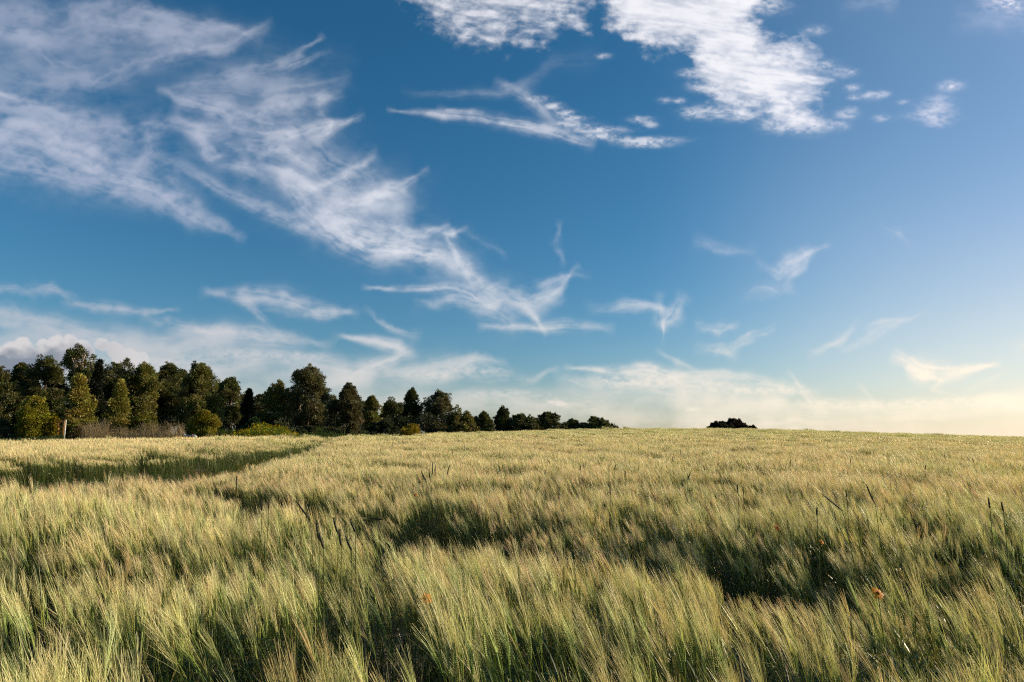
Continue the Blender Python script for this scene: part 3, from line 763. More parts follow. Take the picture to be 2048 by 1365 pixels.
# ------------------------------------------------------------------ trees and shrubs
def leaf_puffs(b, cen, rad, n, L, Wd, col, up=.35, outw=.9, squash=.75, var=.3, curl=.5):
    """clumps of leaves: cen (P,3), rad (P,), n leaves each"""
    P = len(cen); N = P * n
    d = rdirs(N); d[:, 2] = d[:, 2] * .9 + .12; d = unit(d)
    rr = np.repeat(rad, n) * rng.uniform(.35, 1.0, N) ** .6
    pos = np.repeat(cen, n, 0) + d * rr[:, None] * [1, 1, squash]
    ax = unit(d * outw + rdirs(N) * curl + [0, 0, up])
    sd = unit(np.cross(ax, rdirs(N)))
    Ls = L * rng.uniform(.6, 1.35, N); Ws = Wd * rng.uniform(.7, 1.3, N)
    a = pos; m1 = pos + ax * (Ls * .45)[:, None] + sd * (Ws * .5)[:, None]; m2 = pos + ax * (Ls * .45)[:, None] - sd * (Ws * .5)[:, None]; e = pos + ax * Ls[:, None]
    V = np.stack([a, m1, e, m2], 1).reshape(-1, 3)
    F = (np.arange(N)[:, None] * 4 + np.arange(4)[None])
    pt = rng.uniform(1 - var, 1 + var, (P, 1)) * (1 + rng.normal(0, .08, (P, 3)))
    c = np.asarray(col) * np.repeat(pt, n, 0) * rng.uniform(.7, 1.35, (N, 1))
    b.add(V, F, np.repeat(c, 4, 0))

PROFILES = {   # (height fraction, half-width fraction) of the crown
    'pine':     [(.0, .45), (.12, .8), (.35, 1.0), (.6, .88), (.8, .6), (.93, .33), (1, .10)],
    'round':    [(.0, .5), (.15, .85), (.45, 1.0), (.75, .85), (.92, .5), (1, .2)],
    'young':    [(.0, .85), (.15, 1.0), (.4, .85), (.65, .6), (.85, .34), (1, .08)],
    'umbrella': [(.0, .25), (.25, .55), (.5, .9), (.7, 1.0), (.86, .72), (.95, .45), (1, .2)],
    'cypress':  [(.0, .7), (.2, 1.0), (.5, .88), (.75, .6), (.9, .33), (1, .06)],
    'dome':     [(.0, .92), (.25, 1.0), (.55, .9), (.8, .62), (.95, .3), (1, .1)],
    'wedge':    [(.0, 1.0), (.3, .95), (.6, .8), (.85, .5), (1, .2)],
}
def tree(name, u0, u1, vtop, Y, kind, col, label, cat, group=None, bare=.12, leaf=(.29, .088), dens=1.0, lopside=0.0, puff=.155, bark=(.10, .075, .05), trans=None, gaps=.45, mat=None, dead=None, limbs=10, vbase=None, show_limbs=False):
    if Y > 78 and u0 < 890 and name != 'shrub': Y += (u0 - 330) * .032      # the edge of the wood runs away to the right
    pt = at((u0 + u1) / 2, vtop, Y)
    half = (u1 - u0) / 2 / FPX * Y
    x0 = pt[0]; g = float(ground_z(x0, Y))
    Ht = pt[2] - g
    root = empty(name, (x0, Y, g), 0)
    tag(root, label, cat, group)
    prof = np.array(PROFILES[kind])
    z0 = Ht * bare
    # puffs in the crown's volume, nearer its skin than its heart
    vol = half * half * (Ht - z0)
    pr = max(.28, puff * min(half * 1.1, Ht * .35) + .18)
    nP = int(np.clip(dens * 5.0 * (half * (Ht - z0)) / (pr * pr), 24, 230))
    h = rng.uniform(0, 1, nP * 3)
    Rh = np.interp(h, prof[:, 0], prof[:, 1])
    keep = rng.uniform(0, 1, nP * 3) < Rh ** 1.1 + .1
    h, Rh = h[keep][:nP], Rh[keep][:nP]
    n_ = len(h)
    a = rng.uniform(0, 2 * np.pi, n_)
    sd = rng.integers(0, 900)
    lump = .50 + .86 * vnoise(a * 1.3 + 20, h * 4.5, int(sd)) 
    q = np.sqrt(rng.uniform(.12, 1, n_)) * np.clip(lump, .5, 1.12)
    rr = np.maximum(half * 1.10 * Rh - pr * .55, .05) * q
    cen = np.stack([np.cos(a) * rr + lopside * half * h, np.sin(a) * rr * .9, z0 + (Ht - z0 - pr * .7) * h], 1)
    nl_ = int(np.clip(3 + half * 1.3, 4, 9))                  # boughs: the clumps gather into a few heavier masses
    lob = cen[rng.permutation(n_)[:nl_]]
    dl = np.linalg.norm((cen[:, None] - lob[None]) * [1, 1, 1.35], axis=2)
    cen = cen + (lob[dl.argmin(1)] - cen) * rng.uniform(.15, .55, (n_, 1)) * [1, 1, .8]
    cut = vnoise(cen[:, 0] / (pr * 2.6) + 50, cen[:, 2] / (pr * 2.2) + 9, int(sd) + 3) > gaps * .62
    cut |= rng.uniform(0, 1, n_) < .18
    top = np.argsort(-cen[:, 2])[:3]; cut[top] = True
    cen = cen[cut]
    rad = pr * rng.uniform(.65, 1.25, len(cen))
    b = MB()
    leaf_puffs(b, cen, rad, int(np.clip(150 * (pr / .55) ** 1.5, 90, 300)), leaf[0], leaf[1], col)
    # loose sprays at the skin break the outline
    ns = max(14, int(len(cen) * .8))
    pick = rng.integers(0, len(cen), ns)
    dirn = unit((cen[pick] - [0, 0, z0 + .4 * (Ht - z0)]) + rng.normal(0, .6, (ns, 3)) + [0, 0, .5])
    sp = cen[pick] + dirn * (rad[pick] * rng.uniform(.8, 1.35, ns))[:, None]
    sp[:, 2] = np.minimum(sp[:, 2], Ht - .12)
    leaf_puffs(b, sp, np.full(ns, pr * .34), 34, leaf[0], leaf[1], col, outw=.5, up=.6)
    b.build('crown', mat or M_NEEDLE, root)
    t = MB()
    tr = max(.05, min(.28, Ht * .022 + .03))
    k = np.linspace(0, 1, 8)
    wob = np.cumsum(rng.normal(0, .022 * Ht, (8, 2)), 0) * .6; wob -= wob[0]
    tp = np.stack([wob[:, 0] + lopside * half * k * .8, wob[:, 1], k * Ht * .86], 1)
    tp[0, 2] = -.3
    bc = np.array(bark)
    t.tube(tp, np.linspace(tr * 1.25, tr * .25, 8), bc, 7)
    for i in rng.permutation(len(cen))[:limbs]:
        e = cen[i]; hz = float(np.clip(e[2] * .72, .1, Ht * .8))
        s = np.array([np.interp(hz, tp[:, 2], tp[:, 0]), np.interp(hz, tp[:, 2], tp[:, 1]), hz])
        mid = s * .45 + e * .55 + [0, 0, -.12 * np.linalg.norm(e - s)]
        t.tube([s, (s + mid) / 2 + [0, 0, -.03], mid, e], np.array([.42, .34, .24, .1]) * tr * (1.25 if show_limbs else 1), bc, 5)
    t.build('trunk', M_BARK, root, smooth=True)
    if dead:
        d_ = MB()
        for i in range(dead):
            a_ = rng.uniform(0, 2 * np.pi); hz = rng.uniform(.12, .42) * Ht
            s = np.array([np.interp(hz, tp[:, 2], tp[:, 0]), np.interp(hz, tp[:, 2], tp[:, 1]), hz])
            L = half * rng.uniform(.6, 1.15)
            dv = np.array([np.cos(a_) * L, -abs(np.sin(a_)) * L, -L * rng.uniform(.1, .7)])
            pts = np.stack([s + dv * kk + [0, 0, .3 * L * math.sin(kk * 2.4)] + rng.normal(0, .05, 3) for kk in (0, .25, .5, .75, 1)])
            d_.tube(pts, np.array([.05, .04, .03, .02, .01]), (.34, .24, .15), 4)
            for j in range(7):
                kk = rng.uniform(.3, 1); s2 = s + dv * kk + [0, 0, .3 * L * math.sin(kk * 2.4)]
                e2 = s2 + rdirs(1)[0] * [.6, .6, .5] * L * .4 + [0, 0, -.25]
                d_.tube([s2, (s2 + e2) / 2 + [0, 0, .06], e2], [.02, .014, .006], (.34, .24, .15), 3)
        d_.build('dead_branches', M_BARK, root)
    return root

G_DARK = (.085, .090, .026); G_MID = (.155, .148, .036); G_SUNLIT = (.25, .22, .048); G_GREY = (.115, .104, .042)  # the front pines' sunlight is put into the colour as lighter olive needles
G_YEL = (.20, .185, .025); G_CYP = (.018, .024, .011)
WOOD = 'trees of the dark wood on the left'
# back row
for (u0, u1, v, Y, k, c, lb) in (
    (-30, 26, 728, 92, 'round', G_DARK, 'dark round-topped pine at the very left end of the wood'),
    (26, 74, 729, 96, 'round', G_DARK, 'dark low-topped pine next in from the left end of the wood'),
    (66, 124, 711, 94, 'round', G_DARK, 'dark broad-topped pine just left of the tallest pine'),
    (212, 292, 718, 97, 'round', G_DARK, 'dark broad pine with a loose feathery top right of the tall cypress'),
    (262, 322, 723, 95, 'pine', G_MID, 'dark pine behind the yellow-green bush next to the dry grass'),
    (316, 372, 724, 98, 'round', G_DARK, 'dark pine left of the large sunlit layered pine'),
    (436, 491, 751, 96, 'pine', G_DARK, 'dark pine sloping down right of the large sunlit layered pine'),
    (764, 808, 796, 100, 'round', G_DARK, 'small dark pine in the dip behind the golden bush'),
    (500, 540, 790, 100, 'round', G_DARK, 'low dark pine filling the gap right of the short cypress'),
    (646, 690, 800, 99, 'round', G_DARK, 'low dark pine tucked behind the pine with dead brown branches')):
    tree('pine_tree', u0 - 12, u1 + 12, v, Y, k, c, lb, 'pine', WOOD, dens=1.25)
for (u0, u1, v, Y, k) in ((34, 92, 742, 99, 'pine'), (84, 150, 738, 99, 'round'), (150, 214, 742, 98, 'pine'), (224, 290, 744, 100, 'round'), (288, 350, 742, 99, 'pine'), (330, 400, 741, 100, 'round'),
                          (412, 470, 762, 100, 'round'), (462, 512, 783, 100, 'pine'), (536, 600, 779, 101, 'round'), (616, 700, 791, 101, 'round'), (694, 756, 801, 101, 'round'), (752, 812, 806, 101, 'pine'), (776, 838, 802, 104, 'round'), (880, 936, 826, 112, 'round'), (925, 972, 834, 117, 'pine'), (1040, 1096, 838, 124, 'dome')):
    tree('pine_tree', u0, u1, v, Y, k, G_DARK, 'dark pine deep in the wood, mostly hidden by the pines in front', 'pine', 'hidden pines at the back of the wood', dens=1.15, bare=.05)
tree('pine_tree', 122, 208, 683, 90, 'umbrella', G_DARK, 'tallest pine of the wood, open crown with pale forked limbs showing', 'pine', WOOD, bare=.46, gaps=.85, dens=.62, bark=(.42, .31, .22), limbs=30, show_limbs=True, puff=.14)
tree('pine_tree', 118, 200, 751, 82, 'young', G_SUNLIT, 'sunlit young pine in front of the tallest pine', 'pine', WOOD, bare=.04)
tree('pine_tree', 210, 271, 761, 81, 'young', G_SUNLIT, 'sunlit young pine standing just right of the tall cypress', 'pine', WOOD, bare=.04)
tree('pine_tree', 350, 460, 728, 84, 'pine', G_MID, 'large sunlit pine with layered boughs behind the round yellow bush', 'pine', WOOD, bare=.06, dens=1.2)
tree('pine_tree', 523, 588, 759, 82, 'pine', G_MID, 'pointed pine left of the tallest pine in the middle of the wood', 'pine', WOOD, bare=.05)
tree('pine_tree', 569, 669, 731, 80, 'round', G_GREY, 'big grey-green pine with a ragged double top in the middle of the wood', 'pine', WOOD, bare=.06, dens=1.25, gaps=.42, dead=3)
tree('pine_tree', 664, 733, 768, 79, 'pine', G_GREY, 'pointed pine with drooping dead brown branches at its foot', 'pine', WOOD, bare=.10, dead=9, gaps=.45)
tree('pine_tree', 722, 767, 794, 83, 'pine', G_MID, 'narrow pine right of the pine with dead brown branches', 'pine', WOOD, bare=.05)
tree('pine_tree', 798, 848, 776, 102, 'pine', G_DARK, 'dark pine with a narrow top standing behind the golden bush', 'pine', WOOD, bare=.05)
tree('pine_tree', 832, 912, 776, 101, 'round', G_GREY, 'broad dark pine with see-through gaps right above the golden bush', 'pine', WOOD, bare=.06, gaps=.5, dens=1.1)
SKY_G = 'small trees along the crest of the field'
for (u0, u1, v, Y, k, c, lb, lo) in (
    (890, 962, 811, 112, 'young', G_MID, 'leaning dark pine at the right end of the wood, sloping to the right', -.15),
    (936, 1000, 824, 116, 'young', G_DARK, 'spiky dark pine left of the narrow gap of sky on the crest', 0),
    (990, 1024, 811, 118, 'pine', G_DARK, 'slim taller pine just right of the gap of sky on the crest', 0),
    (1006, 1088, 826, 119, 'dome', G_DARK, 'wide low pine joined to the slim taller pine on the crest', -.1),
    (1060, 1134, 826, 121, 'round', G_DARK, 'rounded low pine between two gaps on the crest', 0),
    (1122, 1168, 839, 124, 'dome', G_DARK, 'smallest pine of the crest, barely above the barley', 0),
    (1160, 1236, 835, 124, 'dome', G_DARK, 'low windswept pine trailing to the right, last of the row on the crest', -.25)):
    tree('pine_tree', u0, u1, v, Y, k, c, lb, 'pine', SKY_G, leaf=(.32, .10), bare=.05, lopside=lo, gaps=.42)
tree('pine_tree', 1196, 1240, 850, 124.6, 'wedge', G_DARK, 'outlying low tip of foliage right at the end of the row on the crest', 'pine', SKY_G, leaf=(.32, .10), bare=.03, lopside=.2)
FAR_G = 'lone trees far off on the skyline'
for (u0, u1, v, Y, lb) in ((1408, 1468, 844, 205, 'left and smaller of the two round carob-like trees on the skyline'),
                           (1436, 1506, 838.5, 208, 'larger round-headed tree of the lone pair on the skyline'),
                           (1492, 1517, 852, 207, 'tiny bush trailing right of the lone trees on the skyline')):
    tree('broad_tree', u0, u1, v, Y, 'round', (.026, .024, .016), lb, 'tree', FAR_G, leaf=(.5, .22), bare=.12, gaps=.15, dens=2.4, mat=M_LEAF)
# cypresses
CYP = 'cypresses standing among the pines'
for (u0, u1, v, Y, lb) in ((186, 221, 706, 83, 'tall dark cypress beside the tallest pine'),
                           (381, 399, 722, 83.5, 'slim dark cypress tip rising from the large sunlit pine'),
                           (484, 513, 773, 80, 'short dark cypress in a dip of the wood, near the mustard flowers')):
    tree('cypress_tree', u0, u1, v, Y, 'cypress', G_CYP, lb, 'cypress', CYP, bare=.03, leaf=(.24, .07), dens=1.6, puff=.10, gaps=.1, limbs=4)
# shrubs
def shrub(u0, u1, v, Y, c, lb, leaf=(.19, .10), kind='dome', name='shrub', **kw):
    return tree(name, u0, u1, v, Y, kind, c, lb, 'shrub', 'shrubs along the edge of the wood', bare=.02, leaf=leaf, mat=M_LEAF, limbs=14, gaps=kw.pop('gaps', .25), dens=kw.pop('dens', 1.3), puff=kw.pop('puff', .2), **kw)
shrub(30, 110, 794, 73, (.21, .185, .022), 'tall creeper-clad shrub with yellow leaves on top, near the left edge', kind='round')
shrub(96, 124, 829, 73.5, (.27, .23, .02), 'small yellow-leaved shrub crowding the brown wooden panel')
shrub(256, 322, 826, 76, (.17, .16, .02), 'loose yellow-green shrub behind the dry grass')
shrub(374, 446, 821, 74, (.23, .20, .02), 'round yellow-green shrub right of the dry grass', leaf=(.15, .07))
shrub(-14, 34, 838, 72, (.07, .085, .045), 'low grey-green bush at the left edge of the picture')
shrub(486, 528, 833, 76, (.030, .055, .022), 'dark glossy-leaved shrub at the foot of the short cypress')
shrub(141, 176, 849, 71, (.16, .115, .05), 'small tan-brown shrub at the left end of the dry grass', leaf=(.13, .05))
shrub(738, 802, 839, 84, (.040, .052, .024), 'dark olive shrub left of the golden bush')
shrub(794, 849, 847, 82, (.27, .20, .012), 'golden yellow dome-shaped bush at the edge of the barley', leaf=(.11, .06), dens=1.8, puff=.16, gaps=.05)
shrub(536, 580, 842, 78, (.07, .075, .03), 'low pale-tipped bush under the pointed pine')
shrub(690, 722, 842, 77, (.085, .075, .035), 'straggly brownish bush under the drooping dead branches', leaf=(.13, .05))

# the dim interior of the wood, behind the trees one can tell apart
def undergrowth():
    b = MB()
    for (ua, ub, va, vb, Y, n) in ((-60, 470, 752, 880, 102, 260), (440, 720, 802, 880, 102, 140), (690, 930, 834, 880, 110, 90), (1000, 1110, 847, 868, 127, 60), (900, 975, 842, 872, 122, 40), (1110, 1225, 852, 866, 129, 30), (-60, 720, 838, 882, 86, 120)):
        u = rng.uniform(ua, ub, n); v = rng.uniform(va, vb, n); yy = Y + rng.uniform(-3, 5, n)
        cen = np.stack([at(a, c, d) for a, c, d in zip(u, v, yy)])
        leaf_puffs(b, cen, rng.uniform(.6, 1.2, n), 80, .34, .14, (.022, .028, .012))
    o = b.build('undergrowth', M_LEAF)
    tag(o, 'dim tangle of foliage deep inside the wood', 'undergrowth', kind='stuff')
undergrowth()

shrub(584, 640, 853, 77, (.045, .055, .024), 'low dark scrub at the foot of the big grey-green pine')
shrub(632, 700, 856, 78, (.06, .06, .03), 'low brownish scrub right of the big grey-green pine, above the barley')
shrub(690, 745, 858, 80, (.05, .06, .026), 'low dark scrub below the narrow pine, left of the golden bush')

# ------------------------------------------------------------------ rough edge between field and wood
def strands(b, X, Y, hmin, hmax, wid, cols, lean=.2, K=4):
    n = len(X); Z = ground_z(X, Y)
    H = rng.uniform(hmin, hmax, n); k = np.linspace(0, 1, K)
    a = rng.uniform(0, 2 * np.pi, n); ln = rng.normal(0, lean, n) * H
    px_ = X[:, None] + (np.cos(a) * ln - .1 * H)[:, None] * k[None] ** 1.8
    py_ = Y[:, None] + (np.sin(a) * ln)[:, None] * k[None] ** 1.8
    pz_ = Z[:, None] - .02 + H[:, None] * k[None]
    c = np.asarray(cols)[rng.integers(0, len(cols), n)] * rng.uniform(.65, 1.35, (n, 1))
    b.ribbon(np.stack([px_, py_, pz_], -1), np.linspace(1, .35, K) * wid, unit(np.stack([np.ones(n), rng.normal(0, .5, n), np.zeros(n)], 1)), c)

def edge_x(u, Y): return (u - CX) / FPX * Y
b = MB()
for (u0, u1, n, h0, h1) in ((172, 226, 560, .5, 2.2), (222, 300, 560, .5, 1.9), (292, 376, 900, .6, 2.2), (420, 470, 150, .5, 1.2)):
    Y = rng.uniform(69, 73, n); X = edge_x(rng.uniform(u0, u1, n), Y)
    clump = .35 + 1.0 * fbm(X / 1.1, Y / 1.5, 3, 611)
    strands(b, X, Y, h0 * clump * 1.2, h1 * clump * 1.2, .035, [(.36, .27, .15), (.25, .18, .10), (.46, .35, .21)], .16)
    m = n * 2
    Y = rng.uniform(69, 73, m); X = edge_x(rng.uniform(u0, u1, m), Y); z = ground_z(X, Y) + rng.uniform(.35, h1, m) * (.35 + 1.0 * fbm(X / 1.1, Y / 1.5, 3, 611))
    leaf_puffs(b, np.stack([X, Y, z], 1), np.full(m, .12), 3, .13, .03, (.36, .27, .17))
tag(b.build('dry_grass', M_LEAF), 'tall dry pinkish-brown grass along the foot of the wood', 'dry grass', kind='stuff')
b = MB()
for (u0, u1, n, Y0, Y1, h0, h1, cols) in ((-40, 140, 2600, 66.8, 70, .5, 1.5, [(.07, .11, .04), (.10, .14, .05), (.05, .085, .035)]),
                                       (130, 480, 3000, 67, 70, .35, .9, [(.08, .11, .04), (.12, .13, .05)]),
                                       (440, 790, 4200, 67, 84, .35, 1.1, [(.07, .12, .02), (.11, .14, .03)])):
    Y = rng.uniform(Y0, Y1, n); X = edge_x(rng.uniform(u0, u1, n), Y)
    strands(b, X, Y, h0, h1, .06, cols, .3)
tag(b.build('weeds', M_LEAF), 'fresh green weeds along the back edge of the barley', 'weeds', kind='stuff')
b = MB()
n = 420
u = rng.uniform(452, 598, n); Y = rng.uniform(70, 76, n)
hump = np.interp(u, [452, 480, 520, 560, 600], [.55, .9, 1.7, 1.45, .4])
cen = np.stack([edge_x(u, Y), Y, ground_z(edge_x(u, Y), Y) + hump * rng.uniform(.1, 1, n)], 1)
leaf_puffs(b, cen, np.full(n, .3), 26, .14, .06, (.075, .12, .014))
leaf_puffs(b, cen[: n // 2 + 60] + [0, -.2, .22], np.full(n // 2 + 60, .28), 12, .09, .08, (.42, .33, .01), var=.15)
tag(b.build('mustard_flowers', M_PETAL), 'bank of yellow flowering mustard at the foot of the pines', 'flowers', kind='stuff')

# weeds on the floor of the sunken track
b = MB()
n = 26000
Y = 9 + 58 * rng.uniform(0, 1, n) ** 1.5
xa, xb = x_far(Y) - .3, x_near(Y) + .3
X = xa + (xb - xa) * rng.uniform(0, 1, n)
ok = X > -.95 * Y - 3
X, Y = X[ok], Y[ok]
patch = fbm(X / 1.1, Y / 1.1, 3, 501)
dryp = patch > .56
strands(b, X[~dryp], Y[~dryp], .06, .34, .022, [(.055, .10, .025), (.08, .12, .03), (.10, .12, .035)], .5, 3)
strands(b, X[dryp], Y[dryp], .05, .26, .022, [(.20, .13, .04), (.24, .12, .03), (.12, .13, .035)], .5, 3)
tag(b.build('track_weeds', M_LEAF), 'low green and rusty weeds on the track between the two fields', 'weeds', kind='stuff')

# ------------------------------------------------------------------ wooden panel and post, pale pipe
def panel():
    Y = 69.3
    p0 = at(111, 880, Y); p1 = at(131, 841, Y)
    g = float(ground_z(p1[0], Y))
    root = empty('wooden_panel', (p1[0], Y, g))
    tag(root, 'rusty brown wooden slatted panel with a white post, half hidden by yellow leaves', 'fence panel')
    x0, H = p0[0] - p1[0], p1[2] - g
    c = (.46, .20, .045)
    for i in range(6):
        z = .35 + (H - .5) * i / 5.0
        m = MB(); m.box((x0, -.012, z - .11), (-.203, .012, z + .10), np.array(c) * rng.uniform(.75, 1.2))
        m.build('slat', M_WOOD, root)
    for q in (x0 + .08, x0 + .52):
        m = MB(); m.box((q, .014, -.2), (q + .08, .07, H - .05), np.array(c) * .7); m.build('batten', M_WOOD, root)
    m = MB(); m.box((-.20, -.05, -.2), (-.0, .05, H), np.array(c) * 1.05); m.build('end_board', M_WOOD, root)
    m = MB(); m.box((.002, -.05, -.3), (.085, .05, H + .02), (.50, .48, .44)); m.box((-.004, -.056, H + .021), (.091, .056, H + .05), (.42, .40, .37)); m.build('post', M_PAINT, root)
panel()

def pipe():
    Y = 67.5
    a, c, d = at(369, 871, Y), at(384.5, 872.2, Y), at(395, 876, Y)
    root = empty('irrigation_pipe', (c[0], Y, float(ground_z(c[0], Y))))
    tag(root, 'pale grey pipe with a small white hood poking above the barley by the round shrub', 'pipe')
    o = np.array(root.location)
    m = MB(); m.tube([a - o, (a + c) / 2 - o + [0, 0, .01], c - o], .045, (.40, .43, .46), 10); m.build('tube', M_PAINT, root, smooth=True)
    m = MB(); m.tube([a - o + [-.10, 0, .02], a - o + [-.05, 0, .03], a - o + [.03, 0, .02], a - o + [.10, 0, 0]], [.03, .075, .075, .055], (.80, .79, .76), 10); m.build('end_cap', M_PAINT, root, smooth=True)
    m = MB()   # the hood: a bent, tapering shell that drops to the ground
    base = np.array([d[0] - o[0], 0, .0])
    cc_ = c - o
    m.tube([cc_ + [-.02, 0, -.01], cc_ + [.07, 0, .01], cc_ + [.20, 0, -.03], cc_ + [.32, 0, -.12], cc_ + [.40, 0, -.26], [cc_[0] + .42, 0, -.1]], [.06, .12, .15, .15, .12, .10], (.40, .43, .47), 14)
    m.build('hood', M_PAINT, root, smooth=True)
    m = MB(); m.tube([cc_ + [-.02, 0, 0], cc_ + [.03, 0, .012], cc_ + [.05, 0, .015]], [.075, .16, .155], (.62, .16, .10), 14); m.build('collar', M_PAINT, root, smooth=True)
    m = MB(); m.tube([[a[0] - o[0] + .25, 0, -.2], [a[0] - o[0] + .25, 0, cc_[2]]], .03, (.3, .3, .3), 6); m.build('stake', M_PAINT, root)
pipe()

# ------------------------------------------------------------------ single dark grass spikes and flowers standing out of the crop
def spike(u0, v0, u1, v1, label, thick=.0058, group=None, lean_y=0.0, z=1.10, awn=0, col=(.034, .038, .018)):
    """a dark cylindrical ear from photo pixel (u0,v0) tip to (u1,v1) foot, with its own stalk"""
    if v1 < 970: thick *= 1.3
    foot = on_plane(u1, v1, EYE - max(.12, min(.66, (EYE - z)))) if v1 > 960 else None
    if foot is None:
        Yd = None
        for Y in np.arange(10, 60, .25):                     # walk out until the ear's foot stands at the crop's top
            p = at(u1, v1, Y)
            if p[2] < ground_z(p[0], Y) + BT + .12: break
        foot = p
    Y = foot[1]
    tip = at(u0, v0, Y + lean_y)
    g = float(ground_z(foot[0], Y))
    L = np.linalg.norm(tip - foot)
    base = np.array([foot[0] + (foot[0] - tip[0]) * .9, Y + .02, g])
    root = empty('grass_spike', tuple(base)); tag(root, label, 'grass spike', group)
    f, t = foot - base, tip - base
    d = unit(t - f)
    mid = np.array([f[0] * .45, f[1] * .5, f[2] * .55])
    s = MB(); s.tube([[0, 0, -.02], mid, f * .9 + mid * .1, f + d * L * .08], [.0030, .0028, .0024, .0022], (.13, .15, .05), 5); s.build('stalk', M_BARLEY, root)
    m = MB()
    kk = np.linspace(0, 1, 12); pts = f[None] + (t - f)[None] * kk[:, None] + np.array([-.02 * L, 0, 0])[None] * np.sin(np.pi * kk)[:, None]
    m.tube(pts, thick * np.array([.35, .8, 1, 1.05, 1, 1.05, 1, .95, .9, .8, .6, .15]), col, 7)
    n = 90                                                    # short bristles
    q = rng.uniform(.03, .97, n); bd = unit(rdirs(n) * .8 + d[None] * 1.1)
    st = f[None] + (t - f)[None] * q[:, None]
    m.ribbon(np.stack([st, st + bd * thick * 2.3], 1), np.array([1, .2]) * thick * .5, unit(np.cross(bd, rdirs(n))), np.array(col) * 1.1)
    m.build('ear', M_SPIKE, root)
    if awn:
        w = MB(); n = awn
        bd = unit(d[None] + rng.normal(0, .07, (n, 3)))
        st = f[None] + (t - f)[None] * rng.uniform(.3, 1, n)[:, None]
        w.ribbon(np.stack([st, st + bd * .09, st + bd * .17 + [-.012, 0, 0]], 1), np.array([1, .7, .3]) * .0022, unit(np.cross(bd, rdirs(n))), C_AWN)
        w.build('awns', M_BARLEY, root)
    return root

NEAR_S = 'dark spikes standing out of the near barley'
for (u0, v0, u1, v1, lb, aw) in (
    (592, 1001, 621, 1041, 'long bent dark spike with pale awns, upper left of the cluster of dark spikes', 8),
    (633, 1046, 639, 1082, 'short upright dark spike at the left of the cluster of dark spikes', 0),
    (638, 1066, 648, 1098, 'leaning dark spike second from left in the cluster', 0),
    (667, 1036, 676, 1068, 'dark spike at the top of the cluster, leaning slightly left', 4),
    (678, 1058, 683, 1094, 'upright dark spike in the middle of the cluster', 0),
    (691, 1072, 704, 1102, 'lowest and rightmost leaning dark spike of the cluster', 0),
    (700, 1037, 711, 1065, 'dark spike right of the cluster, under the two tilted ones', 4),
    (735, 1037, 767, 1039, 'dark spike lying almost level above the pale barley', 5),
    (842, 941, 854, 966, 'leftmost, tilted spike of the dark tuft near the middle', 0),
    (865, 925, 866, 952, 'tallest upright spike of the dark tuft near the middle', 0),
    (858, 938, 860, 958, 'shorter spike in front of the tallest in the dark tuft near the middle', 0),
    (871, 931, 870, 953, 'upright spike just right of the tallest in the dark tuft near the middle', 0),
    (899, 931, 894, 951, 'spike standing apart on the right of the dark tuft near the middle', 0),
    (474, 948, 473, 986, 'tall thin dark spike alone on the left, below the track', 0),
    (523, 999, 524, 1022, 'left one of two short dark spikes standing side by side', 0),
    (537, 997, 537, 1020, 'right one of two short dark spikes standing side by side', 0),
    (1220, 972, 1221, 991, 'short dark spike right of the middle, over the dark furrow', 0),
    (1475, 970, 1476, 986, 'left of a pair of short dark spikes in the right half', 0),
    (1486, 972, 1487, 989, 'right of a pair of short dark spikes in the right half', 0),
    (1634, 1017, 1634, 1031, 'stubby dark spike at the edge of the dark furrow on the right', 0),
    (1692, 981, 1694, 996, 'small dark spike left of the drooping barley stalk on the right', 0),
    (1977, 996, 1980, 1018, 'tall dark spike near the right edge of the picture', 0),
    (2003, 1005, 2007, 1024, 'thin dark spike closest to the right edge of the picture', 0),
    (1732, 968, 1751, 1010, 'long curved dark ear with pale awns leaning left in the right half', 10),
    (1642, 986, 1686, 1022, 'drooping ear with a spray of long awns blown left in the right half', 16)):
    spike(u0, v0, u1, v1, lb, group=NEAR_S, awn=aw)
MID_S = 'small dark spikes dotting the middle of the field'
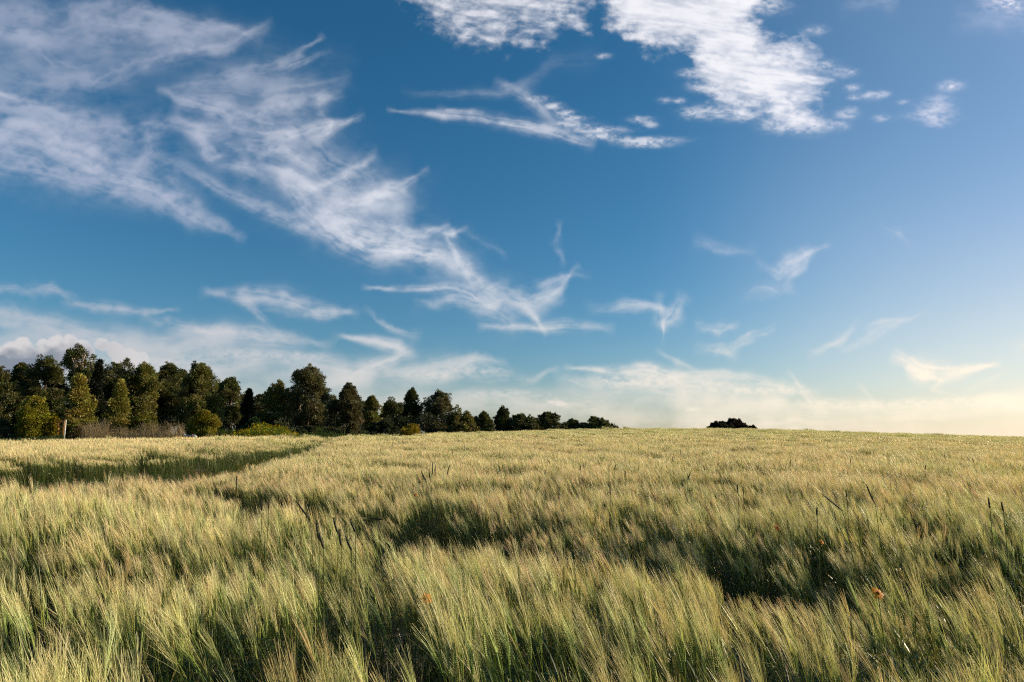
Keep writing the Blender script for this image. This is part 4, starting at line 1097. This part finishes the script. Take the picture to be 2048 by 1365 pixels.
for (u, v) in ((1169, 937), (1229, 940), (1160, 942), (1516, 940), (1000, 912), (1045, 905), (1063, 921), (1100, 928), (930, 902), (786, 895), (845, 893), (905, 908), (1143, 884), (1185, 888), (1277, 897), (1330, 905), (1346, 925), (1362, 911), (1436, 912), (1564, 893), (1568, 893), (1580, 930), (1655, 886), (1701, 925), (1820, 905), (1890, 915), (760, 905), (700, 900), (1090, 950), (1375, 960), (1250, 955), (1410, 942), (1850, 940), (640, 915), (1948, 925)):
    spike(u + rng.normal(0, 2), v - rng.uniform(7, 12), u, v, 'small dark spike poking out of the pale barley in the middle distance', thick=.0060, group=MID_S)

def blossom(u, v, label, size=.028, z=.97, col=(.72, .28, .015), n=9, dist=None):
    p = on_plane(u, v, z) if dist is None else at(u, v, dist)
    g = float(ground_z(p[0], p[1]))
    root = empty('orange_flower', (p[0], p[1], g)); tag(root, label, 'flower', 'orange flowers in the barley')
    h = p[2] - g
    s = MB(); s.tube([[.03, .01, -.01], [.025, 0, h * .5], [0, 0, h]], [.0022, .002, .0016], (.10, .14, .04), 5); s.build('stem', M_BARLEY, root)
    face = unit(np.array([.25, -.75, .55])); a = unit(np.cross(face, [0, 0, 1.])); c = np.cross(a, face)
    m = MB()
    for i in range(n):
        th = 2 * math.pi * i / n + rng.normal(0, .12); L = size * rng.uniform(.85, 1.15)
        dr = a * math.cos(th) + c * math.sin(th); tv = np.cross(face, dr)
        o = np.array([0, 0, h])
        pts = np.stack([o + dr * L * k_ + face * L * (.22 * k_ - .35 * k_ ** 2) for k_ in (.12, .45, .8, 1.0)])
        m.ribbon(pts[None], np.array([.25, .55, .55, .2]) * size * .85, tv[None], np.array(col) * rng.uniform(.8, 1.2))
    m.build('petals', M_PETAL, root)
    m = MB(); o = np.array([0, 0, h]); m.tube([o - face * .003, o + face * .002, o + face * .006, o + face * .007], np.array([.5, 1, .7, .1]) * size * .28, (.30, .13, .01), 10); m.build('flower_centre', M_PETAL, root, smooth=True)
blossom(853, 1197, 'orange flower low in the near barley, left of the picture\'s middle', .026, .90)
blossom(1756, 1187, 'largest orange flower, open petals above the near barley on the right', .028, .97)
blossom(1554, 1055, 'orange-red flower in the dark furrow right of the middle', .030, .86, (.55, .12, .01))
blossom(1643, 1084, 'tiny orange flower low in the furrow, right of the orange-red one', .022, .80)
blossom(831, 990, 'tiny orange-red flower in the dark gap below the tuft of spikes', .03, .80, (.5, .10, .01))
